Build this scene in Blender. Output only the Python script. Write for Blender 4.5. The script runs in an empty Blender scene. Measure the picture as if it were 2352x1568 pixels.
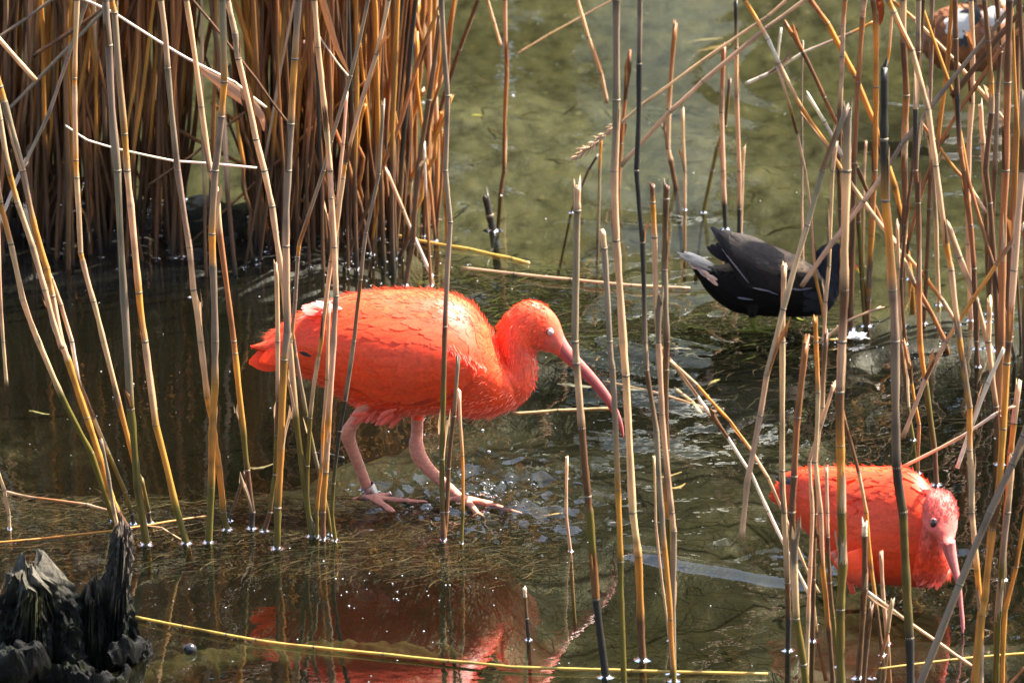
import bpy, math, random
import numpy as np
from mathutils import Vector, Matrix

random.seed(7)
rng = np.random.default_rng(7)
R = math.radians
scene = bpy.context.scene
COL = scene.collection

# ------------------------------------------------------------------ camera
HF = R(8.0)                      # horizontal field of view
PITCH = R(16.0)
CAM_H = 2.78
TW = 2 * math.tan(HF / 2) / 2352.0        # tangent per tracing unit (photo traced 2352 units wide)
cam_d = bpy.data.cameras.new('camera')
cam = bpy.data.objects.new('camera', cam_d)
COL.objects.link(cam)
cam.location = (0, 0, CAM_H)
cam.rotation_euler = (math.pi / 2 - PITCH, 0, 0)
cam_d.sensor_width = 36
cam_d.lens = 18 / math.tan(HF / 2)
cam_d.clip_start = 0.1
cam_d.clip_end = 1000
cam_d.dof.use_dof = True
cam_d.dof.focus_distance = 9.3
cam_d.dof.aperture_fstop = 15
scene.camera = cam

# ------------------------------------------------------------------ sky, sun, exposure
SUN_EL, SUN_AZ = R(56), R(66)    # azimuth measured from +Y towards +X
world = bpy.data.worlds.new('World')
scene.world = world
world.use_nodes = True
wn = world.node_tree
wn.nodes.clear()
sky = wn.nodes.new('ShaderNodeTexSky')
sky.sky_type = 'NISHITA'
sky.sun_disc = False
sky.sun_elevation = SUN_EL
sky.sun_rotation = SUN_AZ
sky.dust_density = 3.0
bgn = wn.nodes.new('ShaderNodeBackground')
bgn.inputs['Strength'].default_value = 0.085
wo = wn.nodes.new('ShaderNodeOutputWorld')
wn.links.new(sky.outputs[0], bgn.inputs['Color'])
wn.links.new(bgn.outputs[0], wo.inputs['Surface'])
sun_d = bpy.data.lights.new('sun', 'SUN')
sun_d.energy = 5.0
sun_d.angle = R(0.55)
sun_d.color = (1.0, 0.94, 0.84)
sun = bpy.data.objects.new('sun', sun_d)
COL.objects.link(sun)
SUNV = Vector((math.sin(SUN_AZ) * math.cos(SUN_EL), math.cos(SUN_AZ) * math.cos(SUN_EL), math.sin(SUN_EL)))
sun.rotation_euler = SUNV.to_track_quat('Z', 'Y').to_euler()
sun.location = SUNV * 30
vs = scene.view_settings
vs.view_transform = 'Standard'
vs.look = 'None'
vs.gamma = 1
vs.use_curve_mapping = False
vs.exposure = 2.35
cy = scene.cycles
cy.use_denoising = True
cy.max_bounces = 8
cy.transparent_max_bounces = 16
cy.caustics_reflective = False
cy.caustics_refractive = False
cy.sample_clamp_indirect = 6

# ------------------------------------------------------------------ tracing: pixel -> place
FWD = np.array([0, math.cos(PITCH), -math.sin(PITCH)])
UPV = np.array([0, math.sin(PITCH), math.cos(PITCH)])
CAMP = np.array([0, 0, CAM_H])
def ray(vx, vy):
    return FWD + np.array([1.0, 0, 0]) * (vx - 1176) * TW - UPV * (vy - 784) * TW
def P(vx, vy, z=0.0):            # where the ray meets the level z (water = 0)
    d = ray(vx, vy)
    return CAMP + d * ((z - CAM_H) / d[2])
def Q(vx, vy, y):                # where the ray meets the upright plane at distance y
    d = ray(vx, vy)
    return CAMP + d * (y / d[1])
def unproj(co):                  # world -> tracing units, for colouring by position on a thing
    v = co - CAMP
    dep = v @ FWD
    return 1176 + v[..., 0] / dep / TW, 784 - (v @ UPV) / dep / TW
def unit_at(y, vy=900):          # metres per tracing unit
    return TW * float(np.dot(Q(1176, vy, y) - CAMP, FWD))

# ------------------------------------------------------------------ numeric noise
_tab = rng.random((256, 256))
def vnoise(x, y):
    xi = np.floor(x).astype(int); yi = np.floor(y).astype(int)
    fx = x - xi; fy = y - yi
    fx = fx * fx * (3 - 2 * fx); fy = fy * fy * (3 - 2 * fy)
    a = _tab[xi & 255, yi & 255]; b = _tab[(xi + 1) & 255, yi & 255]
    c = _tab[xi & 255, (yi + 1) & 255]; d = _tab[(xi + 1) & 255, (yi + 1) & 255]
    return (a * (1 - fx) + b * fx) * (1 - fy) + (c * (1 - fx) + d * fx) * fy - 0.5
def fbm(x, y, o=4):
    s = 0; a = 1.0
    for k in range(o):
        s = s + a * vnoise(x * 2 ** k + 17.3 * k, y * 2 ** k + 5.1 * k); a *= 0.5
    return s

# ------------------------------------------------------------------ objects
def link(o, parent=None):
    COL.objects.link(o)
    if parent is not None:
        o.parent = parent
    return o
def tag(o, label=None, cat=None, group=None, kind=None):
    if label: o['label'] = label
    if cat: o['category'] = cat
    if group: o['group'] = group
    if kind: o['kind'] = kind
    return o
def empty(name, loc=(0, 0, 0)):
    o = bpy.data.objects.new(name, None)
    o.empty_display_size = 0.02
    o.location = loc
    return link(o)
def make_mesh(name, verts, faces, mat, cols=None, uvs=None, smooth=True):
    me = bpy.data.meshes.new(name)
    verts = np.asarray(verts, dtype=float)
    me.from_pydata(verts.tolist() if len(verts) < 50000 else verts, [], faces if isinstance(faces, list) else faces.tolist())
    if cols is not None:
        ca = me.color_attributes.new('Col', 'FLOAT_COLOR', 'POINT')
        c = np.ones((len(verts), 4)); c[:, :3] = cols
        ca.data.foreach_set('color', c.ravel())
    if uvs is not None:
        uv = me.uv_layers.new(name='UVMap')
        li = np.zeros(len(me.loops), dtype=np.int32)
        me.loops.foreach_get('vertex_index', li)
        uv.data.foreach_set('uv', np.asarray(uvs)[li].ravel())
    if smooth:
        me.polygons.foreach_set('use_smooth', np.ones(len(me.polygons), dtype=bool))
    me.materials.append(mat)
    me.update()
    return me
def add(name, verts, faces, mat, parent=None, cols=None, uvs=None, smooth=True, origin=None):
    verts = np.asarray(verts, dtype=float)
    off = np.zeros(3)
    if parent is not None:
        off = np.array(parent.location)
        p = parent.parent
        while p is not None:
            off = off + np.array(p.location); p = p.parent
    if origin is not None:
        verts = verts - np.asarray(origin)
    else:
        verts = verts - off
    o = bpy.data.objects.new(name, make_mesh(name, verts, faces, mat, cols, uvs, smooth))
    if origin is not None:
        o.location = np.asarray(origin) - off
    return link(o, parent)

class MB:                        # gathers pieces of one part
    def __init__(s): s.v = []; s.f = []; s.c = []; s.n = 0
    def add(s, v, f, c=None):
        v = np.asarray(v, dtype=float).reshape(-1, 3)
        s.v.append(v)
        s.f += [[int(i) + s.n for i in q] for q in f]
        if c is None: c = (1, 1, 1)
        c = np.asarray(c, dtype=float)
        if c.ndim == 1: c = np.tile(c, (len(v), 1))
        s.c.append(c); s.n += len(v)
    def build(s, name, mat, parent=None, smooth=True, origin=None):
        return add(name, np.concatenate(s.v), s.f, mat, parent, np.concatenate(s.c), None, smooth, origin)

def grid_faces(m, n, wrap=False):
    f = []
    for i in range(m - 1):
        for j in range(n if wrap else n - 1):
            k = (j + 1) % n
            f.append([i * n + j, i * n + k, (i + 1) * n + k, (i + 1) * n + j])
    return f
def catmull(a, sub):
    a = np.asarray(a, dtype=float)
    p = np.vstack([2 * a[0] - a[1], a, 2 * a[-1] - a[-2]])
    out = []
    for i in range(1, len(p) - 2):
        for k in range(sub):
            t = k / sub
            out.append(0.5 * (2 * p[i] + (p[i + 1] - p[i - 1]) * t + (2 * p[i - 1] - 5 * p[i] + 4 * p[i + 1] - p[i + 2]) * t * t
                              + (3 * p[i] - p[i - 1] - 3 * p[i + 1] + p[i + 2]) * t ** 3))
    out.append(p[-2])
    return np.array(out)
def frames(pts):
    pts = np.asarray(pts, dtype=float)
    t = np.gradient(pts, axis=0)
    t /= np.linalg.norm(t, axis=1)[:, None] + 1e-12
    ref = np.array([0.0, 1.0, 0.0])
    a = np.cross(t, ref); bad = np.linalg.norm(a, axis=1) < 1e-3
    a[bad] = np.cross(t[bad], [1.0, 0, 0])
    a /= np.linalg.norm(a, axis=1)[:, None]
    b = np.cross(t, a)
    return t, a, b
def tube(pts, rad, n=8, squash=1.0, cap=True):
    pts = np.asarray(pts, dtype=float)
    rad = np.broadcast_to(np.asarray(rad, dtype=float), (len(pts),))
    t, a, b = frames(pts)
    th = np.linspace(0, 2 * math.pi, n, endpoint=False)
    v = pts[:, None] + rad[:, None, None] * (np.cos(th)[None, :, None] * a[:, None] + squash * np.sin(th)[None, :, None] * b[:, None])
    m = len(pts)
    v = v.reshape(-1, 3); f = grid_faces(m, n, True)
    if cap:
        v = np.vstack([v, pts[0], pts[-1]])
        for j in range(n):
            k = (j + 1) % n
            f.append([m * n, k, j]); f.append([m * n + 1, (m - 1) * n + j, (m - 1) * n + k])
    return v, f

# ------------------------------------------------------------------ materials
def new_mat(name):
    m = bpy.data.materials.new(name); m.use_nodes = True
    nt = m.node_tree; nt.nodes.clear()
    def N(t, **kw):
        n = nt.nodes.new(t)
        for k, v in kw.items():
            if k in n.inputs: n.inputs[k].default_value = v
            else: setattr(n, k, v)
        return n
    def L(a, b): nt.links.new(a, b)
    out = N('ShaderNodeOutputMaterial')
    return m, N, L, out
def ramp(N, stops):
    r = N('ShaderNodeValToRGB')
    e = r.color_ramp.elements
    while len(e) < len(stops): e.new(0.5)
    for i, (p, c) in enumerate(stops):
        e[i].position = p; e[i].color = (*c, 1)
    return r
def mixc(N, L, a, b, fac, mode='MIX'):
    m = N('ShaderNodeMix'); m.data_type = 'RGBA'; m.blend_type = mode
    m.inputs[0].default_value = 1.0
    for s, k in ((fac, 0), (a, 6), (b, 7)):
        if isinstance(s, (int, float)): m.inputs[k].default_value = s
        elif isinstance(s, tuple): m.inputs[k].default_value = (*s, 1)
        else: L(s, m.inputs[k])
    return m.outputs[2]

def mat_col(name, rough=0.6, spec=0.3, var=0.25, scale=60, bump=0.1, translucent=0.0, sheen=0.0, stretch=None, coat=0.0):
    """colour from the 'Col' attribute, broken up by noise"""
    m, N, L, out = new_mat(name)
    at = N('ShaderNodeAttribute', attribute_name='Col')
    tc = N('ShaderNodeTexCoord')
    mp = N('ShaderNodeMapping')
    L(tc.outputs['UV' if stretch else 'Object'], mp.inputs[0])
    if stretch: mp.inputs['Scale'].default_value = stretch
    no = N('ShaderNodeTexNoise', Scale=1.0 if stretch else scale, Detail=5.0, Roughness=0.65)
    L(mp.outputs[0], no.inputs['Vector'])
    rp = ramp(N, [(0.28, (1 - var,) * 3), (0.5, (1, 1, 1)), (0.75, (1 + var * 0.6,) * 3)])
    L(no.outputs[0], rp.inputs[0])
    c = mixc(N, L, at.outputs['Color'], rp.outputs[0], 1.0, 'MULTIPLY')
    b = N('ShaderNodeBsdfPrincipled', Roughness=rough)
    b.inputs['Specular IOR Level'].default_value = spec
    b.inputs['Sheen Weight'].default_value = sheen
    b.inputs['Coat Weight'].default_value = coat
    b.inputs['Coat Roughness'].default_value = 0.15
    L(c, b.inputs['Base Color'])
    bp = N('ShaderNodeBump', Strength=bump, Distance=0.002)
    L(no.outputs[0], bp.inputs['Height']); L(bp.outputs[0], b.inputs['Normal'])
    if translucent > 0:
        tr = N('ShaderNodeBsdfTranslucent'); L(c, tr.inputs['Color'])
        mx = N('ShaderNodeMixShader', Fac=translucent)
        L(b.outputs[0], mx.inputs[1]); L(tr.outputs[0], mx.inputs[2]); L(mx.outputs[0], out.inputs['Surface'])
    else:
        L(b.outputs[0], out.inputs['Surface'])
    return m

def mat_reed():
    m, N, L, out = new_mat('reed_stalk')
    at = N('ShaderNodeAttribute', attribute_name='Col')
    tc = N('ShaderNodeTexCoord')
    mp = N('ShaderNodeMapping'); mp.inputs['Scale'].default_value = (9, 14, 1)
    oi = N('ShaderNodeObjectInfo')
    L(tc.outputs['UV'], mp.inputs[0]); 
    va = N('ShaderNodeVectorMath', operation='ADD'); L(mp.outputs[0], va.inputs[0])
    ml = N('ShaderNodeMath', operation='MULTIPLY'); ml.inputs[1].default_value = 50; L(oi.outputs['Random'], ml.inputs[0]); L(ml.outputs[0], va.inputs[1])
    n1 = N('ShaderNodeTexNoise', Scale=1.0, Detail=6.0, Roughness=0.7); L(va.outputs[0], n1.inputs['Vector'])
    r1 = ramp(N, [(0.3, (0.62, 0.58, 0.54)), (0.5, (1, 1, 1)), (0.72, (1.2, 1.18, 1.12))]); L(n1.outputs[0], r1.inputs[0])
    mp2 = N('ShaderNodeMapping'); mp2.inputs['Scale'].default_value = (6, 160, 1); L(tc.outputs['UV'], mp2.inputs[0])
    va2 = N('ShaderNodeVectorMath', operation='ADD'); L(mp2.outputs[0], va2.inputs[0]); L(ml.outputs[0], va2.inputs[1])
    n2 = N('ShaderNodeTexNoise', Scale=1.0, Detail=4.0, Roughness=0.75); L(va2.outputs[0], n2.inputs['Vector'])
    r2 = ramp(N, [(0.27, (0.35, 0.28, 0.22)), (0.38, (1, 1, 1)), (1.0, (1, 1, 1))]); L(n2.outputs[0], r2.inputs[0])
    c = mixc(N, L, at.outputs['Color'], r1.outputs[0], 1.0, 'MULTIPLY')
    c = mixc(N, L, c, r2.outputs[0], 0.75, 'MULTIPLY')
    b = N('ShaderNodeBsdfPrincipled', Roughness=0.42)
    b.inputs['Specular IOR Level'].default_value = 0.45
    L(c, b.inputs['Base Color'])
    bp = N('ShaderNodeBump', Strength=0.35, Distance=0.0008)
    L(n1.outputs[0], bp.inputs['Height']); L(bp.outputs[0], b.inputs['Normal'])
    tr = N('ShaderNodeBsdfTranslucent'); L(c, tr.inputs['Color'])
    mx = N('ShaderNodeMixShader', Fac=0.30)
    L(b.outputs[0], mx.inputs[1]); L(tr.outputs[0], mx.inputs[2]); L(mx.outputs[0], out.inputs['Surface'])
    return m

def mat_water(name, clear=False):
    m, N, L, out = new_mat(name)
    tc = N('ShaderNodeTexCoord')
    fr = N('ShaderNodeFresnel', IOR=1.33)
    gl = N('ShaderNodeBsdfGlossy', Roughness=0.015); gl.inputs['Color'].default_value = (1, 1, 1, 1)
    if not clear:
        no = N('ShaderNodeTexNoise', Scale=38.0, Detail=2.0); L(tc.outputs['Object'], no.inputs['Vector'])
        bp = N('ShaderNodeBump', Strength=0.06, Distance=0.004); L(no.outputs[0], bp.inputs['Height'])
        L(bp.outputs[0], fr.inputs['Normal']); L(bp.outputs[0], gl.inputs['Normal'])
    tp = N('ShaderNodeBsdfTransparent'); tp.inputs['Color'].default_value = (0.95, 0.95, 0.92, 1)
    df = N('ShaderNodeBsdfDiffuse')
    n3 = N('ShaderNodeTexNoise', Scale=2.2, Detail=5.0, Roughness=0.6); L(tc.outputs['Object'], n3.inputs['Vector'])
    rr = ramp(N, [(0.3, (0.055, 0.055, 0.026)), (0.7, (0.125, 0.118, 0.055))]); L(n3.outputs[0], rr.inputs[0])
    L(rr.outputs[0], df.inputs['Color'])
    m1 = N('ShaderNodeMixShader', Fac=0.02 if clear else 0.025)
    L(tp.outputs[0], m1.inputs[1]); L(df.outputs[0], m1.inputs[2])
    m2 = N('ShaderNodeMixShader'); L(fr.outputs[0], m2.inputs[0]); L(m1.outputs[0], m2.inputs[1]); L(gl.outputs[0], m2.inputs[2])
    L(m2.outputs[0], out.inputs['Surface'])
    if not clear:
        va = N('ShaderNodeVolumeAbsorption', Density=3.2); va.inputs['Color'].default_value = (0.52, 0.51, 0.32, 1)
        L(va.outputs[0], out.inputs['Volume'])
    return m

def mat_bed():
    m, N, L, out = new_mat('pond_mud')
    tc = N('ShaderNodeTexCoord')
    mp = N('ShaderNodeMapping'); mp.inputs['Scale'].default_value = (1, 0.55, 1); L(tc.outputs['Object'], mp.inputs[0])
    n1 = N('ShaderNodeTexNoise', Scale=3.0, Detail=8.0, Roughness=0.62); L(mp.outputs[0], n1.inputs['Vector'])
    r1 = ramp(N, [(0.25, (0.028, 0.029, 0.019)), (0.42, (0.050, 0.051, 0.033)), (0.56, (0.075, 0.077, 0.050)), (0.72, (0.115, 0.116, 0.078))])
    L(n1.outputs[0], r1.inputs[0])
    n2 = N('ShaderNodeTexNoise', Scale=26.0, Detail=6.0, Roughness=0.7); L(mp.outputs[0], n2.inputs['Vector'])
    r2 = ramp(N, [(0.32, (0.3, 0.28, 0.24)), (0.5, (1, 1, 1)), (0.7, (1.5, 1.4, 1.15))]); L(n2.outputs[0], r2.inputs[0])
    c = mixc(N, L, r1.outputs[0], r2.outputs[0], 0.9, 'MULTIPLY')
    v = N('ShaderNodeTexVoronoi', Scale=34.0); v.feature = 'F1'; L(mp.outputs[0], v.inputs['Vector'])
    r3 = ramp(N, [(0.0, (1, 1, 1)), (0.16, (1, 1, 1)), (0.2, (0, 0, 0))]); L(v.outputs['Distance'], r3.inputs[0])
    r4 = ramp(N, [(0.62, (0, 0, 0)), (0.66, (1, 1, 1))]); L(v.outputs['Color'], r4.inputs[0])
    f = mixc(N, L, r3.outputs[0], r4.outputs[0], 1.0, 'MULTIPLY')
    c = mixc(N, L, c, (0.125, 0.12, 0.075), f)
    # near-black bed: peaty mud under the reeds plus painted shade and dark reflections
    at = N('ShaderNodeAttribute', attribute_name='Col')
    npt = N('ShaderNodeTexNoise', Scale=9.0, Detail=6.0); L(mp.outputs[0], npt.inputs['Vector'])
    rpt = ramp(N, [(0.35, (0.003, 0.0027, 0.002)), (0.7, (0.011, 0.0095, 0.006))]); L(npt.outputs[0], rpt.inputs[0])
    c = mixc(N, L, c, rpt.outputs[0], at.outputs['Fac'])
    # above the water line: trodden winter grass
    ge = N('ShaderNodeSeparateXYZ'); L(tc.outputs['Object'], ge.inputs[0])
    mr = N('ShaderNodeMapRange'); mr.inputs['From Min'].default_value = 0.06; mr.inputs['From Max'].default_value = 0.2
    L(ge.outputs['Z'], mr.inputs['Value'])
    ng = N('ShaderNodeTexNoise', Scale=4.0, Detail=8.0); L(tc.outputs['Object'], ng.inputs['Vector'])
    rg = ramp(N, [(0.35, (0.03, 0.045, 0.015)), (0.65, (0.10, 0.09, 0.04))]); L(ng.outputs[0], rg.inputs[0])
    c = mixc(N, L, c, rg.outputs[0], mr.outputs[0])
    b = N('ShaderNodeBsdfPrincipled', Roughness=0.5); b.inputs['Specular IOR Level'].default_value = 0.25
    L(c, b.inputs['Base Color'])
    bp = N('ShaderNodeBump', Strength=0.6, Distance=0.01); L(n2.outputs[0], bp.inputs['Height']); L(bp.outputs[0], b.inputs['Normal'])
    L(b.outputs[0], out.inputs['Surface'])
    return m

def mat_wood():
    m, N, L, out = new_mat('rotten_wood')
    at = N('ShaderNodeAttribute', attribute_name='Col')
    tc = N('ShaderNodeTexCoord')
    mp = N('ShaderNodeMapping'); mp.inputs['Scale'].default_value = (130, 130, 14); L(tc.outputs['Object'], mp.inputs[0])
    n1 = N('ShaderNodeTexNoise', Scale=1.0, Detail=7.0, Roughness=0.7); L(mp.outputs[0], n1.inputs['Vector'])
    r1 = ramp(N, [(0.3, (0.2, 0.18, 0.16)), (0.5, (0.9, 0.9, 0.9)), (0.75, (1.5, 1.45, 1.4))]); L(n1.outputs[0], r1.inputs[0])
    n2 = N('ShaderNodeTexNoise', Scale=45.0, Detail=6.0); L(tc.outputs['Object'], n2.inputs['Vector'])
    r2 = ramp(N, [(0.5, (0, 0, 0)), (0.68, (1, 1, 1))]); L(n2.outputs[0], r2.inputs[0])
    c = mixc(N, L, at.outputs['Color'], r1.outputs[0], 1.0, 'MULTIPLY')
    c = mixc(N, L, c, (0.06, 0.075, 0.02), mixc(N, L, (0, 0, 0), r2.outputs[0], 0.12))
    rr = ramp(N, [(0.0, (0.3, 0.3, 0.3)), (0.06, (0.8, 0.8, 0.8))]); L(at.outputs['Color'], rr.inputs[0])
    b = N('ShaderNodeBsdfPrincipled'); b.inputs['Specular IOR Level'].default_value = 0.14
    L(rr.outputs[0], b.inputs['Roughness']); L(c, b.inputs['Base Color'])
    bp = N('ShaderNodeBump', Strength=0.9, Distance=0.006); L(n1.outputs[0], bp.inputs['Height']); L(bp.outputs[0], b.inputs['Normal'])
    L(b.outputs[0], out.inputs['Surface'])
    return m

M = {}
M['reed'] = mat_reed()
M['node'] = mat_col('reed_node', 0.5, 0.3, 0.3, 300, 0.2)
M['leaf'] = mat_col('dry_leaf', 0.6, 0.3, 0.35, 1, 0.3, translucent=0.4, stretch=(14, 1.2, 1))
M['water'] = mat_water('pond_water')
M['meniscus'] = mat_water('water_meniscus', True)
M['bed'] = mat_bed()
M['wood'] = mat_wood()
M['weed'] = mat_col('water_weed', 0.7, 0.05, 0.5, 40, 0.1, translucent=0.2)
M['moss'] = mat_col('drowned_moss', 0.9, 0.0, 0.6, 90, 0.8)
M['feather'] = mat_col('feather', 0.45, 0.5, 0.22, 220, 0.08, translucent=0.30, sheen=0.06)
M['bird_skin'] = mat_col('bird_body', 0.55, 0.3, 0.18, 180, 0.35, sheen=0.05)
M['skin'] = mat_col('bird_leg_skin', 0.42, 0.45, 0.25, 260, 0.5)
M['bill'] = mat_col('bill', 0.33, 0.5, 0.22, 120, 0.15)
M['dark_feather'] = mat_col('dark_feather', 0.6, 0.06, 0.25, 240, 0.2, translucent=0.03)
M['brown_feather'] = mat_col('brown_feather', 0.5, 0.14, 0.3, 240, 0.25, translucent=0.05)
M['eye'] = mat_col('eye_gloss', 0.08, 0.6, 0.0, 50, 0.0, coat=0.5)
M['foam'] = mat_col('white_speck', 0.4, 0.5, 0.1, 100, 0.0)
M['pebble'] = mat_col('wet_pebble', 0.12, 0.6, 0.3, 120, 0.3)
M['foliage'] = mat_col('tree_foliage', 0.6, 0.2, 0.4, 3, 0.0, translucent=0.2)
M['bark'] = mat_col('bark', 0.8, 0.2, 0.4, 12, 0.6)
mm, N_, L_, out_ = new_mat('band_metal')
b_ = N_('ShaderNodeBsdfPrincipled', Metallic=1.0, Roughness=0.32)
n_ = N_('ShaderNodeTexNoise', Scale=260.0, Detail=4.0)
r_ = ramp(N_, [(0.3, (0.35, 0.34, 0.34)), (0.7, (0.72, 0.71, 0.7))]); L_(n_.outputs[0], r_.inputs[0]); L_(r_.outputs[0], b_.inputs['Base Color'])
L_(b_.outputs[0], out_.inputs['Surface'])
M['band'] = mm

# ================================================================== ground under the pond and the banks round it
def axis(lo, hi, step, far_lo, far_hi, grow=1.35):
    a = list(np.arange(lo, hi + step / 2, step))
    s = step; x = a[-1]
    while x < far_hi:
        s *= grow; x += s; a.append(min(x, far_hi))
    s = step; x = a[0]
    while x > far_lo:
        s *= grow; x -= s; a.insert(0, max(x, far_lo))
    return np.array(a)
def smooth01(t):
    t = np.clip(t, 0, 1); return t * t * (3 - 2 * t)
SHELF = []                      # shallows: (x, y, rx, ry, bed level)
def shelf(vx0, vx1, vy0, vy1, z):
    a = P(vx0, vy1); b = P(vx1, vy0)
    SHELF.append(((a[0] + b[0]) / 2, (a[1] + b[1]) / 2, (b[0] - a[0]) / 2, (b[1] - a[1]) / 2, z))
shelf(-300, 950, 415, 640, -0.004)      # mud under the dense reeds
shelf(880, 1950, 630, 785, -0.035)      # weedy shallow where the dark bird stands
shelf(-150, 1270, 1110, 1262, -0.030)   # weed shelf under the walking ibis
shelf(1930, 2500, 690, 830, -0.012)     # mud under the right reeds
shelf(1750, 2500, 1480, 1640, -0.05)
shelf(-200, 350, 1400, 1640, -0.02)
DEEP = len(SHELF)
shelf(300, 1000, 1310, 1430, -0.34)
shelf(-300, 860, 640, 900, -0.36)
shelf(1850, 2600, 830, 1200, -0.34)
shelf(1560, 2400, 1290, 1420, -0.26)
shelf(1150, 1700, 1080, 1420, -0.17)
def bed_z(x, y):
    z = -0.13 + 0.02 * smooth01((y - 10) / 2) + 0.05 * fbm(x * 2.1, y * 1.7, 4) + 0.012 * fbm(x * 14, y * 9, 3) + 0.010 * fbm(x * 45, y * 28, 3)
    for si, (cx, cyy, rx, ry, lv) in enumerate(SHELF):
        ex = 4 if si < DEEP else 2
        d = np.abs((x - cx) / rx) ** ex + np.abs((y - cyy) / ry) ** ex
        d = d + 0.5 * fbm(x * 7 + cx * 9, y * 5, 3)
        w = smooth01((1.7 - d) / 1.5)
        z = z * (1 - w) + w * (lv + 0.018 * fbm(x * 22, y * 13, 3))
    up = np.maximum.reduce([smooth01((y - 15.5) / 2.2), smooth01((5.2 - y) / 2.0), smooth01((np.abs(x) - 11) / 3)])
    z = z * (1 - up) + up * (0.55 + 0.3 * fbm(x * 0.3, y * 0.3, 3))
    return z
gx = axis(-1.0, 1.0, 0.0115, -300, 300); gy = axis(7.7, 13.0, 0.014, -300, 400)
X, Y = np.meshgrid(gx, gy, indexing='ij')
Z = bed_z(X, Y)
def sheet_faces(m, n):
    i = np.arange(m - 1)[:, None] * n + np.arange(n - 1)[None]
    return np.stack([i, i + n, i + n + 1, i + 1], -1).reshape(-1, 4)
def sheet(name, X, Y, Z, mat):
    me = bpy.data.meshes.new(name)
    v = np.stack([X, Y, Z], -1).reshape(-1, 3).astype(np.float32); f = sheet_faces(*X.shape).astype(np.int32)
    me.vertices.add(len(v)); me.vertices.foreach_set('co', v.ravel())
    me.loops.add(f.size); me.loops.foreach_set('vertex_index', f.ravel())
    me.polygons.add(len(f)); me.polygons.foreach_set('loop_start', np.arange(0, f.size, 4, dtype=np.int32))
    me.polygons.foreach_set('use_smooth', np.ones(len(f), dtype=bool))
    me.materials.append(mat); me.update(calc_edges=True)
    return link(bpy.data.objects.new(name, me))
def slab(name, X, Y, Z, mat, zb):
    m, n = X.shape
    v = np.stack([X, Y, Z], -1).reshape(-1, 3); f = sheet_faces(m, n).tolist()
    loop = [i * n for i in range(m)] + [(m - 1) * n + j for j in range(1, n)] + [i * n + n - 1 for i in range(m - 2, -1, -1)] + [j for j in range(n - 2, 0, -1)]
    k = len(v); low = v[loop].copy(); low[:, 2] = zb
    q = len(loop)
    f += [[loop[i], k + i, k + (i + 1) % q, loop[(i + 1) % q]] for i in range(q)]
    f.append([k + i for i in range(q)][::-1])
    me = bpy.data.meshes.new(name); me.from_pydata(np.vstack([v, low]), [], f)
    sm = np.ones(len(f), dtype=bool); sm[-q - 1:] = False
    me.polygons.foreach_set('use_smooth', sm); me.materials.append(mat); me.update()
    return link(bpy.data.objects.new(name, me))
PEAT_SHADE = [(-400, 905, 400, 900), (1880, 2700, 690, 1200), (250, 1050, 1275, 1440), (1960, 2500, 110, 300)]  # blackened bed zones: reed mud, and shade and dark reflections painted in, duck's included
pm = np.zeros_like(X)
for a_, b_, c_, d_ in PEAT_SHADE:
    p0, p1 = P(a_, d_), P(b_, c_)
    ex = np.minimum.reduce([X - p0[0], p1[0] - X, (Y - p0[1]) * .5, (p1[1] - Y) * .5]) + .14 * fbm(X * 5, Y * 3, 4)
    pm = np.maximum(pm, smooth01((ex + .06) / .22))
yo = P(1176, 640)[1]                       # bed darkened nearer in, paler silt only in the open water farther out
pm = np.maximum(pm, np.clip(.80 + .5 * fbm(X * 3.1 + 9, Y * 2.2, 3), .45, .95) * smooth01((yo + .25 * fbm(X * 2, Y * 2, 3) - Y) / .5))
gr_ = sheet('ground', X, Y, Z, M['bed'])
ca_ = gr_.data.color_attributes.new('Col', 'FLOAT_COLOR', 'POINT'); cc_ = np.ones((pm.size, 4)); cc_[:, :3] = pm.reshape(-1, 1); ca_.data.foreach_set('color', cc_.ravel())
tag(gr_, kind='structure')

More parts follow.
